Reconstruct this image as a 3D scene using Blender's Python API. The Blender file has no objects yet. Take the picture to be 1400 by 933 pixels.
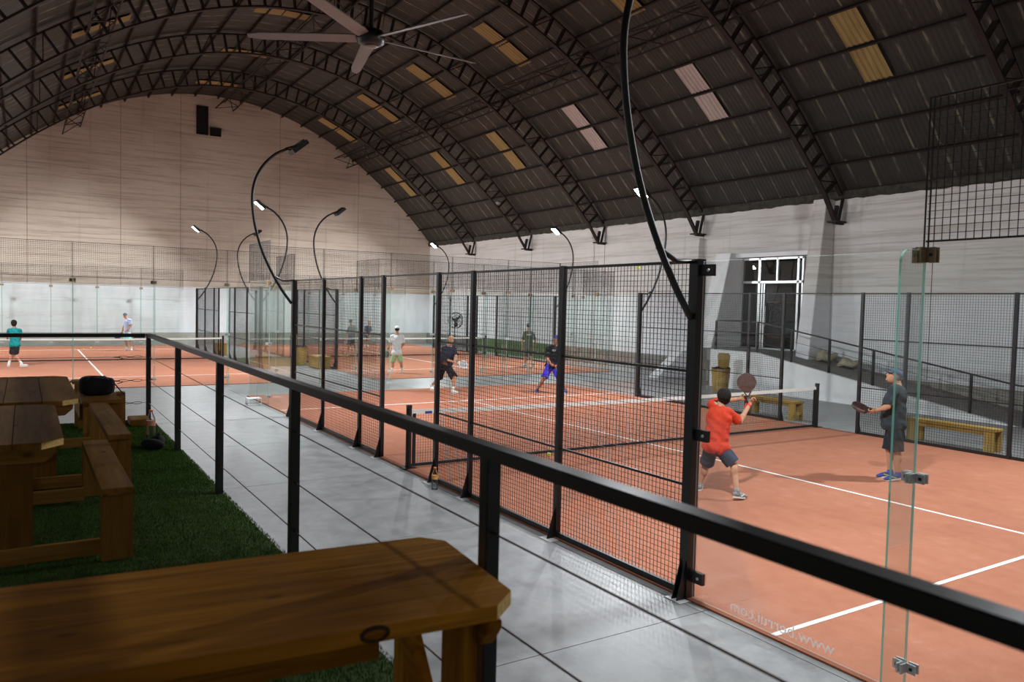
import bpy, bmesh, math, random
import numpy as np
from mathutils import Vector, Matrix, Euler, Quaternion
random.seed(7); np.random.seed(7)
PI = math.pi
S = bpy.context.scene
C = S.collection

# ------------------------------------------------------------------ camera
CAM = Vector((-0.8960, 4.99966, 2.57951))
YAW, PITCH, ROLL, FPX = -0.5632294, -0.0465777, 0.0241760, 1057.1
fw = Vector((math.cos(PITCH)*math.cos(YAW), math.cos(PITCH)*math.sin(YAW), math.sin(PITCH)))
rt0 = fw.cross(Vector((0, 0, 1))).normalized(); up0 = rt0.cross(fw)
rt = rt0*math.cos(ROLL) + up0*math.sin(ROLL); up = -rt0*math.sin(ROLL) + up0*math.cos(ROLL)
cd = bpy.data.cameras.new('camera'); cam = bpy.data.objects.new('camera', cd); C.objects.link(cam)
m3 = Matrix((rt, up, -fw)).transposed()
cam.matrix_world = Matrix.Translation(CAM) @ m3.to_4x4()
cd.sensor_width = 36; cd.lens = FPX/1400*36; cd.clip_start = 0.05; cd.clip_end = 200
cd.dof.use_dof = True; cd.dof.focus_distance = 11.5; cd.dof.aperture_fstop = 3.2
S.camera = cam
# ------------------------------------------------------------------ world: night outside, closed hall
w = bpy.data.worlds.new('world'); S.world = w; w.use_nodes = True
w.node_tree.nodes['Background'].inputs[0].default_value = (0.02, 0.025, 0.04, 1)
w.node_tree.nodes['Background'].inputs[1].default_value = 0.3
S.view_settings.view_transform = 'Standard'; S.view_settings.look = 'None'
S.view_settings.gamma = 1; S.view_settings.use_curve_mapping = False
S.view_settings.exposure = 0.0
LAMP = 1900.0           # emission strength of each floodlight's LED panel
S.cycles.transparent_max_bounces = 40
S.cycles.max_bounces = 10
S.cycles.sample_clamp_indirect = 6.0

# ------------------------------------------------------------------ helpers
WM = {}
def wmat(o):
    return WM.get(o, Matrix.Identity(4)) if o is not None else Matrix.Identity(4)
def link(o, parent=None, local=None):
    C.objects.link(o); o.parent = parent
    L = local if local is not None else Matrix.Identity(4)
    o.matrix_basis = L; WM[o] = wmat(parent) @ L
    return o
def thing(name, label, cat, loc=(0, 0, 0), rz=0, group=None, kind=None):
    o = bpy.data.objects.new(name, None); o.empty_display_size = .1
    link(o, None, Matrix.Translation(loc) @ Matrix.Rotation(rz, 4, 'Z'))
    return tag(o, label, cat, group, kind)
def tag(o, label=None, cat=None, group=None, kind=None):
    if label: o['label'] = label
    if cat: o['category'] = cat
    if group: o['group'] = group
    if kind: o['kind'] = kind
    return o
def dup(o, parent=None, loc=None, rz=None, label=None):
    c = o.copy(); C.objects.link(c); c.parent = parent
    if loc is not None: c.location = loc
    if rz is not None: c.rotation_euler = (0, 0, rz)
    if label: c['label'] = label
    WM[c] = wmat(parent) @ c.matrix_basis
    for ch in list(o.children): dup(ch, c)
    return c

class MB:
    def __init__(s): s.v = []; s.f = []; s.mi = []; s.n = 0
    def add(s, V, F, mi=0):
        s.v.extend([tuple(p) for p in V]); s.f.extend([[i+s.n for i in f] for f in F]); s.mi.extend([mi]*len(F)); s.n += len(V); return s
    def box(s, a, b, mi=0, M=None):
        x0, y0, z0 = a; x1, y1, z1 = b
        V = [Vector(p) for p in ((x0,y0,z0),(x1,y0,z0),(x1,y1,z0),(x0,y1,z0),(x0,y0,z1),(x1,y0,z1),(x1,y1,z1),(x0,y1,z1))]
        if M is not None: V = [M @ p for p in V]
        return s.add(V, [(0,3,2,1),(4,5,6,7),(0,1,5,4),(1,2,6,5),(2,3,7,6),(3,0,4,7)], mi)
    def cbox(s, c, size, mi=0, M=None):
        c = Vector(c); h = Vector(size)/2
        return s.box(c-h, c+h, mi, M)
    def bar(s, p0, p1, w, h, up=(0,0,1), mi=0):
        p0, p1 = Vector(p0), Vector(p1); d = (p1-p0).normalized(); u = Vector(up)
        if abs(d.dot(u)) > .98: u = Vector((1,0,0))
        a = d.cross(u).normalized(); b = a.cross(d)
        V = []
        for p in (p0, p1):
            for sa, sb in ((-1,-1),(1,-1),(1,1),(-1,1)): V.append(p + a*sa*w/2 + b*sb*h/2)
        return s.add(V, [(0,1,2,3),(7,6,5,4),(0,4,5,1),(1,5,6,2),(2,6,7,3),(3,7,4,0)], mi)
    def tube(s, P, r, seg=10, cap=True, mi=0):
        P = [Vector(p) for p in P]; n = len(P); R = r if isinstance(r, (list, tuple)) else [r]*n
        V = []; d0 = (P[1]-P[0]).normalized(); a = d0.orthogonal().normalized()
        for i in range(n):
            d = (P[min(i+1, n-1)]-P[max(i-1, 0)]).normalized()
            a = (a - d*a.dot(d)).normalized(); b = d.cross(a)
            for k in range(seg):
                t = 2*PI*k/seg; V.append(P[i] + (a*math.cos(t) + b*math.sin(t))*R[i])
        F = [(i*seg+k, i*seg+(k+1) % seg, (i+1)*seg+(k+1) % seg, (i+1)*seg+k) for i in range(n-1) for k in range(seg)]
        if cap: F += [tuple(reversed(range(seg))), tuple((n-1)*seg+k for k in range(seg))]
        return s.add(V, F, mi)
    def lathe(s, prof, c=(0,0,0), seg=20, mi=0, M=None):
        c = Vector(c); V = []
        for r, z in prof:
            for k in range(seg):
                t = 2*PI*k/seg; p = Vector((r*math.cos(t), r*math.sin(t), z))
                V.append((M @ p if M is not None else p) + c)
        n = len(prof)
        F = [(i*seg+k, i*seg+(k+1) % seg, (i+1)*seg+(k+1) % seg, (i+1)*seg+k) for i in range(n-1) for k in range(seg)]
        F += [tuple(reversed(range(seg))), tuple((n-1)*seg+k for k in range(seg))]
        return s.add(V, F, mi)
    def prism(s, poly, h0, h1, M=None, mi=0):
        # poly in XY, extruded along Z; M maps to place
        n = len(poly); V = [Vector((x, y, h0)) for x, y in poly] + [Vector((x, y, h1)) for x, y in poly]
        if M is not None: V = [M @ p for p in V]
        F = [tuple(reversed(range(n))), tuple(range(n, 2*n))] + [(i, (i+1) % n, n+(i+1) % n, n+i) for i in range(n)]
        return s.add(V, F, mi)
    def ell(s, c, r, rot=None, seg=20, rings=12, mi=0):
        c = Vector(c); V = []; R = rot if rot is not None else Matrix.Identity(3)
        V.append(c + R @ Vector((0, 0, r[2])))
        for i in range(1, rings):
            a = PI*i/rings
            for k in range(seg):
                t = 2*PI*k/seg
                V.append(c + R @ Vector((r[0]*math.sin(a)*math.cos(t), r[1]*math.sin(a)*math.sin(t), r[2]*math.cos(a))))
        V.append(c + R @ Vector((0, 0, -r[2])))
        F = [(0, 1+k, 1+(k+1) % seg) for k in range(seg)]
        for i in range(rings-2):
            for k in range(seg):
                F.append((1+i*seg+k, 1+(i+1)*seg+k, 1+(i+1)*seg+(k+1) % seg, 1+i*seg+(k+1) % seg))
        L = len(V)-1
        F += [(L, 1+(rings-2)*seg+(k+1) % seg, 1+(rings-2)*seg+k) for k in range(seg)]
        return s.add(V, F, mi)
    def cap(s, p0, p1, r0, r1, seg=14):
        # tapered capsule
        p0, p1 = Vector(p0), Vector(p1); d = p1-p0; L = max(d.length, 1e-4); d = d/L
        P = []; R = []
        for i in range(5):
            a = PI/2*i/5; P.append(p0 - d*r0*math.cos(a)); R.append(max(r0*math.sin(a), .001))
        P.append(p0); R.append(r0); P.append(p1); R.append(r1)
        for i in range(5):
            a = PI/2*(i+1)/5; P.append(p1 + d*r1*math.sin(a)); R.append(max(r1*math.cos(a), .001))
        return s.tube(P, R, seg)
    def mesh(s, name, mats, smooth=False, Minv=None):
        me = bpy.data.meshes.new(name)
        V = s.v if Minv is None else [tuple(Minv @ Vector(p)) for p in s.v]
        me.from_pydata(V, [], s.f)
        for m in (mats if isinstance(mats, (list, tuple)) else [mats]): me.materials.append(m)
        if any(s.mi): me.polygons.foreach_set('material_index', s.mi)
        if smooth: me.polygons.foreach_set('use_smooth', [True]*len(me.polygons))
        me.update(); return me
    def build(s, name, mats, parent=None, smooth=False, world=True, bevel=0):
        """vertices are in world space (world=True) or already in the parent's space"""
        Minv = wmat(parent).inverted() if (parent is not None and world) else None
        me = s.mesh(name, mats, smooth, Minv)
        if bevel:
            bm = bmesh.new(); bm.from_mesh(me)
            bmesh.ops.bevel(bm, geom=bm.edges[:], offset=bevel, segments=2, affect='EDGES', clamp_overlap=True)
            bm.to_mesh(me); bm.free()
        o = bpy.data.objects.new(name, me); link(o, parent); return o
    def top(s, name, mats, origin=(0, 0, 0), **k):
        """one-mesh thing with its origin at 'origin'"""
        sm = k.pop('smooth', False); bv = k.pop('bevel', 0)
        me = s.mesh(name, mats, sm, Matrix.Translation(-Vector(origin)))
        if bv:
            bm = bmesh.new(); bm.from_mesh(me)
            bmesh.ops.bevel(bm, geom=bm.edges[:], offset=bv, segments=2, affect='EDGES', clamp_overlap=True)
            bm.to_mesh(me); bm.free()
        o = bpy.data.objects.new(name, me); link(o, None, Matrix.Translation(origin)); return o

def wires(mb, o, u, L, z0, z1, pitch=.05, r=.0022, vert=True, hor=True, pz=None):
    """welded wire mesh in the vertical plane through o along unit vector u (numpy, square bars)"""
    o = np.array(o, float); u = np.array(u, float); nrm = np.array([-u[1], u[0], 0.]); z = np.array([0, 0, 1.])
    bars = []
    if vert:
        k = max(1, int(round(L/pitch)))
        for i in range(1, k): bars.append((o+u*L*i/k+z*z0, o+u*L*i/k+z*z1, u, nrm))
    if hor:
        pp = pz or pitch; k = max(1, int(round((z1-z0)/pp)))
        for i in range(1, k):
            zz = z0+(z1-z0)*i/k; bars.append((o+z*zz+nrm*r*1.6, o+u*L+z*zz+nrm*r*1.6, z, nrm))
    for p0, p1, a, b in bars:
        V = []
        for p in (p0, p1):
            for sa, sb in ((-1,-1),(1,-1),(1,1),(-1,1)): V.append(tuple(p+a*sa*r+b*sb*r))
        n = mb.n; mb.v.extend(V); mb.f.extend([(n,n+4,n+5,n+1),(n+1,n+5,n+6,n+2),(n+2,n+6,n+7,n+3),(n+3,n+7,n+4,n)]); mb.mi.extend([0]*4); mb.n += 8

_ub = None
def unit_bar():
    global _ub
    if _ub is None:
        _ub = MB().box((-.5, -.5, 0), (.5, .5, 1)).mesh('unit_bar', MT['rust'])
    return _ub
def strut(name, p0, p1, w, h, parent, xdir=(1, 0, 0)):
    """a bar that shares one mesh; placed by transform"""
    p0, p1 = Vector(p0), Vector(p1); d = p1-p0; L = d.length; z = d/L
    x = Vector(xdir); x = (x - z*x.dot(z)).normalized(); y = z.cross(x)
    M = Matrix((x*w, y*h, z*L)).transposed().to_4x4(); M.translation = p0
    o = bpy.data.objects.new(name, unit_bar()); link(o, parent, wmat(parent).inverted() @ M); return o

# ------------------------------------------------------------------ materials
MT = {}
def nodes(name):
    m = bpy.data.materials.new(name); m.use_nodes = True; nt = m.node_tree
    return m, nt, nt.nodes['Principled BSDF']
def N(nt, t, **k):
    n = nt.nodes.new(t)
    for a, b in k.items():
        if a.startswith('i_'): n.inputs[a[2:].replace('_', ' ')].default_value = b
        else: setattr(n, a, b)
    return n
def coords(nt, scale=(1, 1, 1), rot=(0, 0, 0)):
    tc = N(nt, 'ShaderNodeTexCoord'); mp = N(nt, 'ShaderNodeMapping')
    mp.inputs['Scale'].default_value = scale; mp.inputs['Rotation'].default_value = rot
    nt.links.new(tc.outputs['Object'], mp.inputs['Vector']); return mp.outputs[0]
def ramp(nt, fac, stops):
    r = N(nt, 'ShaderNodeValToRGB'); e = r.color_ramp.elements
    e[0].position, e[0].color = stops[0][0], (*stops[0][1], 1); e[1].position, e[1].color = stops[-1][0], (*stops[-1][1], 1)
    for p, c in stops[1:-1]:
        x = e.new(p); x.color = (*c, 1)
    nt.links.new(fac, r.inputs[0]); return r.outputs[0]
def noise(nt, vec, scale, detail=4, rough=.55, dist=0):
    n = N(nt, 'ShaderNodeTexNoise'); n.inputs['Scale'].default_value = scale; n.inputs['Detail'].default_value = detail
    n.inputs['Roughness'].default_value = rough; n.inputs['Distortion'].default_value = dist
    nt.links.new(vec, n.inputs['Vector']); return n.outputs['Fac']
def mixc(nt, fac, a, b, mode='MIX'):
    m = N(nt, 'ShaderNodeMix', data_type='RGBA', blend_type=mode)
    for v, i in ((fac, 0), (a, 6), (b, 7)):
        if hasattr(v, 'is_linked') or hasattr(v, 'links'): nt.links.new(v, m.inputs[i])
        else: m.inputs[i].default_value = v if i == 0 else (*v, 1)
    return m.outputs[2]
def math_(nt, op, a, b=None):
    m = N(nt, 'ShaderNodeMath', operation=op)
    for v, i in ((a, 0), (b, 1)):
        if v is None: continue
        if hasattr(v, 'links'): nt.links.new(v, m.inputs[i])
        else: m.inputs[i].default_value = v
    return m.outputs[0]
def bump(nt, b, h, strength=.2, dist=.01):
    n = N(nt, 'ShaderNodeBump'); n.inputs['Strength'].default_value = strength; n.inputs['Distance'].default_value = dist
    nt.links.new(h, n.inputs['Height']); nt.links.new(n.outputs[0], b.inputs['Normal'])
def simple(key, col, rough=.5, metal=0, var=.15, scale=8, bmp=0, spec=.5):
    m, nt, b = nodes(key); v = coords(nt); f = noise(nt, v, scale)
    lo = tuple(max(0, c*(1-var)) for c in col); hi = tuple(min(1, c*(1+var)) for c in col)
    nt.links.new(ramp(nt, f, [(.3, lo), (.7, hi)]), b.inputs['Base Color'])
    b.inputs['Roughness'].default_value = rough; b.inputs['Metallic'].default_value = metal
    b.inputs['Specular IOR Level'].default_value = spec
    if bmp: bump(nt, b, f, bmp)
    MT[key] = m; return m
simple('black', (.010, .010, .011), .38, 0, .2, 20)
simple('black_paint', (.010, .010, .011), .45, 0, .15, 6)
simple('mesh_wire', (.008, .008, .009), .45, 0, 0)
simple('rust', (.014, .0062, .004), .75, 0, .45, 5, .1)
simple('dark_steel', (.016, .010, .008), .7, 0, .4, 4)
simple('steel', (.62, .63, .63), .45, .15, .1, 30)
simple('bronze', (.36, .25, .16), .45, .4, .15, 30)
simple('cable', (.10, .055, .035), .45, 1, .2, 30)
simple('white_line', (.84, .84, .82), .7, 0, .04, 12)
simple('net_white', (.78, .78, .74), .8, 0, .05, 12)
simple('navy_patch', (.03, .05, .25), .6)
simple('concrete_dark', (.20, .195, .18), .6, 0, .2, 3, .15)
simple('pale_paint', (.90, .915, .93), .6, 0, .06, 2)
simple('fan_blade', (.24, .22, .215), .4, .3, .05)
simple('plastic_black', (.012, .012, .014), .5)
simple('fabric_black', (.008, .008, .011), .9, 0, .5, 30, .5)
simple('ball', (.62, .80, .08), .9, 0, .1, 60)
simple('sack', (.42, .38, .27), .9, 0, .25, 10, .4)
simple('aluminium', (.62, .63, .64), .35, .9, .05)
simple('turf_mat', (.075, .12, .035), .95, 0, .35, 14, .6)
simple('rubber', (.015, .015, .015), .8)
def letter():
    m, nt, b = nodes('letter'); nt.nodes.remove(b); out = nt.nodes['Material Output']
    d = N(nt, 'ShaderNodeBsdfTranslucent'); d.inputs[0].default_value = (1, 1, 1, 1)
    e = N(nt, 'ShaderNodeBsdfDiffuse'); e.inputs[0].default_value = (.9, .9, .9, 1)
    x = N(nt, 'ShaderNodeMixShader'); x.inputs[0].default_value = .3; nt.links.new(d.outputs[0], x.inputs[1]); nt.links.new(e.outputs[0], x.inputs[2])
    nt.links.new(x.outputs[0], out.inputs[0]); MT['letter'] = m
letter()

def glass(key, tint, refl=1.0, rough=0.0):
    m = bpy.data.materials.new(key); m.use_nodes = True; nt = m.node_tree; nt.nodes.clear()
    out = N(nt, 'ShaderNodeOutputMaterial'); mx = N(nt, 'ShaderNodeMixShader')
    tr = N(nt, 'ShaderNodeBsdfTransparent'); tr.inputs[0].default_value = (*tint, 1)
    gl = N(nt, 'ShaderNodeBsdfGlossy'); gl.inputs['Roughness'].default_value = rough
    fr = N(nt, 'ShaderNodeFresnel'); fr.inputs[0].default_value = 1.45
    k = math_(nt, 'MULTIPLY', fr.outputs[0], refl)
    nt.links.new(k, mx.inputs[0]); nt.links.new(tr.outputs[0], mx.inputs[1]); nt.links.new(gl.outputs[0], mx.inputs[2])
    nt.links.new(mx.outputs[0], out.inputs[0]); MT[key] = m; return m
glass('glass', (.975, .99, .982), .30)
def edge_glass(key='glass_edge', ca=(.35, .75, .62, 1), cb=(.25, .61, .50, 1)):
    m, nt, b = nodes(key); nt.nodes.remove(b); out = nt.nodes['Material Output']
    a = N(nt, 'ShaderNodeBsdfTransparent'); a.inputs[0].default_value = ca
    d = N(nt, 'ShaderNodeBsdfTranslucent'); d.inputs[0].default_value = cb
    e = N(nt, 'ShaderNodeBsdfDiffuse'); e.inputs[0].default_value = cb
    g = N(nt, 'ShaderNodeBsdfGlossy'); g.inputs['Roughness'].default_value = .15
    x1 = N(nt, 'ShaderNodeMixShader'); x1.inputs[0].default_value = .5; nt.links.new(d.outputs[0], x1.inputs[1]); nt.links.new(e.outputs[0], x1.inputs[2])
    x2 = N(nt, 'ShaderNodeMixShader'); x2.inputs[0].default_value = .75; nt.links.new(a.outputs[0], x2.inputs[1]); nt.links.new(x1.outputs[0], x2.inputs[2])
    x3 = N(nt, 'ShaderNodeMixShader'); x3.inputs[0].default_value = .08; nt.links.new(x2.outputs[0], x3.inputs[1]); nt.links.new(g.outputs[0], x3.inputs[2])
    nt.links.new(x3.outputs[0], out.inputs[0]); MT[key] = m
edge_glass(); edge_glass('pane_edge', (.8, .9, .88, 1), (.62, .72, .70, 1))
glass('bottle', (.93, .96, .97), .9, .05)
glass('dark_glass', (.10, .10, .11), 1.6)

def make_clay():
    m, nt, b = nodes('clay_turf'); v = coords(nt)
    big = noise(nt, v, .55, 5, .6); mid = noise(nt, v, 4.5, 6, .65); fine = noise(nt, v, 120, 2, .6)
    base = ramp(nt, big, [(.3, (.33, .125, .074)), (.55, (.40, .163, .100)), (.75, (.46, .205, .133))])
    c2 = mixc(nt, .35, base, ramp(nt, mid, [(.35, (.33, .108, .058)), (.65, (.49, .205, .125))]))
    sandm = math_(nt, 'MULTIPLY', ramp(nt, mid, [(.58, (0, 0, 0)), (.76, (1, 1, 1))]), ramp(nt, big, [(.45, (0, 0, 0)), (.66, (1, 1, 1))]))
    sandm = math_(nt, 'MULTIPLY', sandm, .55)
    c3 = mixc(nt, sandm, c2, (.56, .38, .29))
    c4 = mixc(nt, .30, c3, ramp(nt, fine, [(.3, (.29, .095, .05)), (.7, (.54, .23, .14))]))
    nt.links.new(c4, b.inputs['Base Color']); b.inputs['Roughness'].default_value = .95
    b.inputs['Specular IOR Level'].default_value = .15
    bump(nt, b, fine, .35, .006); MT['clay'] = m
make_clay()
def make_concrete():
    m, nt, b = nodes('polished_concrete'); v = coords(nt)
    big = noise(nt, v, .5, 5, .6, .6); mid = noise(nt, v, 3.5, 7, .65, .3); sp = noise(nt, v, 55, 3, .7)
    c = ramp(nt, big, [(.3, (.20, .205, .21)), (.7, (.31, .315, .315))])
    c = mixc(nt, .45, c, ramp(nt, mid, [(.35, (.155, .16, .165)), (.65, (.38, .38, .375))]))
    spk = ramp(nt, sp, [(.62, (0, 0, 0)), (.74, (1, 1, 1))]); c = mixc(nt, math_(nt, 'MULTIPLY', spk, .3), c, (.55, .55, .53))
    nt.links.new(c, b.inputs['Base Color'])
    r = N(nt, 'ShaderNodeMapRange'); r.inputs[3].default_value = .30; r.inputs[4].default_value = .55
    nt.links.new(mid, r.inputs[0]); nt.links.new(r.outputs[0], b.inputs['Roughness'])
    bump(nt, b, mid, .08, .01); MT['concrete'] = m
make_concrete()
def make_wall(key, axis):
    """painted masonry: horizontal board lines, brownish soiling, white paint up to 3.15 m, bare grey foot"""
    m, nt, b = nodes(key); tc = N(nt, 'ShaderNodeTexCoord'); sep = N(nt, 'ShaderNodeSeparateXYZ'); nt.links.new(tc.outputs['Object'], sep.inputs[0])
    z = sep.outputs[2]; h = sep.outputs[axis]
    st = coords(nt, (.35, .35, 5.0)); n1 = noise(nt, st, 1.2, 6, .7, .4); n2 = noise(nt, coords(nt, (1, 1, 1)), .30, 5, .6)
    lines = ramp(nt, noise(nt, coords(nt, (.22, .22, 8)), 1.0, 6, .75, .2), [(.36, (0, 0, 0)), (.50, (1, 1, 1))])
    if key == 'wall_gable': A, B, D = (.52, .45, .37), (.63, .56, .475), (.30, .23, .165)
    else: A, B, D = (.68, .67, .64), (.80, .79, .76), (.46, .43, .38)
    c = mixc(nt, n1, A, B); c = mixc(nt, math_(nt, 'MULTIPLY', ramp(nt, n2, [(.5, (0, 0, 0)), (.8, (1, 1, 1))]), .45), c, D)
    c = mixc(nt, math_(nt, 'MULTIPLY', math_(nt, 'SUBTRACT', 1.0, lines), .55), c, D)
    # rust streaks below the roof edge and at the construction joints
    streak = ramp(nt, noise(nt, coords(nt, (3.0, 3.0, .12)), 1.0, 4, .6), [(.60, (0, 0, 0)), (.72, (1, 1, 1))])
    c = mixc(nt, math_(nt, 'MULTIPLY', streak, .35), c, D)
    wn = noise(nt, coords(nt, (2.2, 2.2, .8)), 1.0, 4, .6); wcol = ramp(nt, wn, [(.3, (.66, .69, .72)), (.7, (.78, .805, .825))] if key == 'wall_gable' else [(.3, (.76, .79, .82)), (.7, (.86, .88, .90))])
    mw = math_(nt, 'LESS_THAN', z, 3.12); c = mixc(nt, mw, c, wcol)
    gcol = ramp(nt, noise(nt, coords(nt, (1.5, 1.5, 3)), 1.2, 5, .6), [(.3, (.33, .32, .28)), (.7, (.44, .43, .39))])
    mg = math_(nt, 'LESS_THAN', z, .66); c = mixc(nt, mg, c, gcol)
    nt.links.new(c, b.inputs['Base Color']); b.inputs['Roughness'].default_value = .85
    b.inputs['Specular IOR Level'].default_value = .2
    bump(nt, b, lines, .5, .02); MT[key] = m
make_wall('wall_gable', 1); make_wall('wall_side', 0)
def make_roof():
    m, nt, b = nodes('roof_sheet'); tc = N(nt, 'ShaderNodeTexCoord'); sep = N(nt, 'ShaderNodeSeparateXYZ'); nt.links.new(tc.outputs['Object'], sep.inputs[0])
    v = coords(nt, (1, 1, 1)); n = noise(nt, v, 1.5, 5, .6)
    oi = N(nt, 'ShaderNodeObjectInfo'); rnd = oi.outputs['Random']
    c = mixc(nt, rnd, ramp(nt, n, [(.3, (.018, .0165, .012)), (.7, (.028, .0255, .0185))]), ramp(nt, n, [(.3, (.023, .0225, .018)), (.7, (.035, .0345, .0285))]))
    # pale lap streaks every 0.75 m
    fx = math_(nt, 'FRACT', math_(nt, 'ADD', math_(nt, 'MULTIPLY', sep.outputs[0], 1/.74), math_(nt, 'MULTIPLY', rnd, .4)))
    lap = math_(nt, 'MULTIPLY', math_(nt, 'LESS_THAN', math_(nt, 'ABSOLUTE', math_(nt, 'SUBTRACT', fx, .5)), .045), ramp(nt, noise(nt, coords(nt, (5, 1.4, 1)), 1.0, 4, .6), [(.42, (0, 0, 0)), (.62, (1, 1, 1))]))
    c = mixc(nt, math_(nt, 'MULTIPLY', lap, .75), c, (.21, .20, .15))
    nt.links.new(c, b.inputs['Base Color']); b.inputs['Roughness'].default_value = .6; MT['roof'] = m
make_roof()
def make_sky(key, a, bcol):
    m, nt, b = nodes(key); n = noise(nt, coords(nt, (6, .8, 1)), 1.2, 5, .6)
    nt.links.new(ramp(nt, n, [(.3, a), (.7, bcol)]), b.inputs['Base Color']); b.inputs['Roughness'].default_value = .5; MT[key] = m
make_sky('skylight_yellow', (.25, .175, .055), (.36, .26, .095)); make_sky('skylight_pale', (.42, .34, .31), (.54, .45, .42))
def make_wood(key, axis, dark, light, rough=.55):
    m, nt, b = nodes(key); sc = [14, 14, 14]; sc[axis] = .9
    v = coords(nt, tuple(sc)); lo = [1.6]*3; lo[axis] = .35
    oi = N(nt, 'ShaderNodeObjectInfo')
    add = N(nt, 'ShaderNodeVectorMath', operation='ADD'); nt.links.new(v, add.inputs[0])
    cmb = N(nt, 'ShaderNodeCombineXYZ')
    for i in range(3): nt.links.new(math_(nt, 'MULTIPLY', oi.outputs['Random'], 7.3+i*3), cmb.inputs[i])
    nt.links.new(cmb.outputs[0], add.inputs[1])
    g = noise(nt, add.outputs[0], 1.0, 6, .6, 1.4); big = noise(nt, coords(nt, tuple(lo)), 2.2, 3, .5)
    mid = tuple((a+c)/2 for a, c in zip(dark, light))
    c = ramp(nt, g, [(.25, dark), (.5, mid), (.75, light)])
    c = mixc(nt, math_(nt, 'MULTIPLY', ramp(nt, big, [(.35, (1, 1, 1)), (.65, (0, 0, 0))]), .5), c, tuple(x*.62 for x in dark))
    kv = [1.6, 1.6, 1.6]; kv[axis] = .8
    vo = N(nt, 'ShaderNodeTexVoronoi'); vo.inputs['Scale'].default_value = 2.3; nt.links.new(coords(nt, tuple(kv)), vo.inputs['Vector'])
    kn = ramp(nt, vo.outputs['Distance'], [(.02, (1, 1, 1)), (.09, (0, 0, 0))])
    c = mixc(nt, math_(nt, 'MULTIPLY', kn, .85), c, tuple(x*.18 for x in dark))
    tint = mixc(nt, oi.outputs['Random'], (1, 1, 1), (.70, .66, .60)); c = mixc(nt, 1.0, c, tint, 'MULTIPLY')
    nt.links.new(c, b.inputs['Base Color']); b.inputs['Roughness'].default_value = rough; b.inputs['Specular IOR Level'].default_value = .04
    bump(nt, b, g, .12, .003); MT[key] = m
for ax, nm in enumerate('xyz'):
    make_wood('wood_'+nm, ax, (.27, .085, .010), (1.0, .47, .058), .7)
    make_wood('old_wood_'+nm, ax, (.27, .125, .028), (.58, .32, .085), .6)
    make_wood('pale_wood_'+nm, ax, (.42, .27, .08), (.62, .43, .15), .7)
simple('end_grain', (.62, .42, .13), .8, 0, .25, 60)
simple('burnt', (.07, .03, .012), .8)
def make_grass():
    m, nt, b = nodes('grass_blade'); n = noise(nt, coords(nt), 3, 4, .6); f = noise(nt, coords(nt), 300, 1)
    c = mixc(nt, .5, ramp(nt, n, [(.3, (.060, .125, .010)), (.7, (.105, .20, .020))]), ramp(nt, f, [(.3, (.02, .06, .008)), (.7, (.08, .20, .03))]))
    nt.links.new(c, b.inputs['Base Color']); b.inputs['Roughness'].default_value = .8; b.inputs['Specular IOR Level'].default_value = .15; MT['grass'] = m
make_grass()
def emis(key, col, s):
    m = bpy.data.materials.new(key); m.use_nodes = True; nt = m.node_tree; nt.nodes.clear()
    e = N(nt, 'ShaderNodeEmission'); e.inputs[0].default_value = (*col, 1); e.inputs[1].default_value = s
    o = N(nt, 'ShaderNodeOutputMaterial'); nt.links.new(e.outputs[0], o.inputs[0]); MT[key] = m
emis('led', (.94, .965, 1.0), LAMP)

# ------------------------------------------------------------------ hall shell
YR, YL, XF, XN, DADO = -17.0, 9.0, 44.05, -6.0, 3.12
def zr(y):
    d2 = (y+4.0)**2
    return 13.5306 - .0417410*d2 - 5.49376e-6*d2*d2
def dzr(y):
    d = y+4.0; return -2*.041741*d - 4*5.49376e-6*d**3
ys = np.linspace(YR, YL, 2001); ss = np.r_[0, np.cumsum(np.hypot(np.diff(ys), np.diff(zr(ys))))]; SL = ss[-1]
yat = lambda s: float(np.interp(s, ss, ys))
def rn(y):                      # inward normal of the vault in the y-z plane
    v = Vector((0, dzr(y), -1)); return v.normalized()

fl = MB(); fl.box((XN, YR, -.30), (XF, YL, -.012)); floor = fl.build('floor', MT['concrete'])
tag(floor, kind='structure')
xs = [XN, -2.5, .6, 3.7, 6.8, 9.9, 13.0, 16.1, 19.2, 22.9, 26, 29.1, 33, 37, XF]
yy = [-17, -14.8, -10.2, -4.85, -2.2, .12, 3.4, YL]
for i in range(len(xs)-1):      # slabs with open joints
    for j in range(len(yy)-1):
        if j == 6 and xs[i+1] > 23: pass
        MB().box((xs[i]+.004, yy[j]+.004, -.012), (xs[i+1]-.004, yy[j+1]-.004, 0)).build('floor_slab', MT['concrete'], floor)

def gable(x0, x1, name):
    mb = MB(); Y = np.linspace(YR-.3, YL+.3, 60); V = []; n = len(Y)
    for x in (x0, x1):
        for y in Y: V.append((x, y, -.3))
        for y in Y: V.append((x, y, max(zr(y), 5.9)+.35))
    F = []
    for i in range(n-1):
        F.append((i, i+1, n+i+1, n+i)); F.append((2*n+i+1, 2*n+i, 3*n+i, 3*n+i+1)); F.append((n+i, n+i+1, 3*n+i+1, 3*n+i))
    F.append((0, n, 3*n, 2*n)); F.append((n-1, 3*n-1, 4*n-1, 2*n-1))
    mb.add(V, F); o = mb.build(name, MT['wall_gable']); tag(o, kind='structure'); return o
wall_far = gable(XF, XF+.3, 'wall_far'); wall_near = gable(XN-.3, XN, 'wall_near')
o = MB().box((XN, YR-.3, -.3), (XF, YR, 6.42)).build('wall_right', MT['wall_side']); wall_right = tag(o, kind='structure')
o = MB().box((XN, YL, -.3), (XF, YL+.3, 6.42)).build('wall_left', MT['wall_side']); tag(o, kind='structure')
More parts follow.
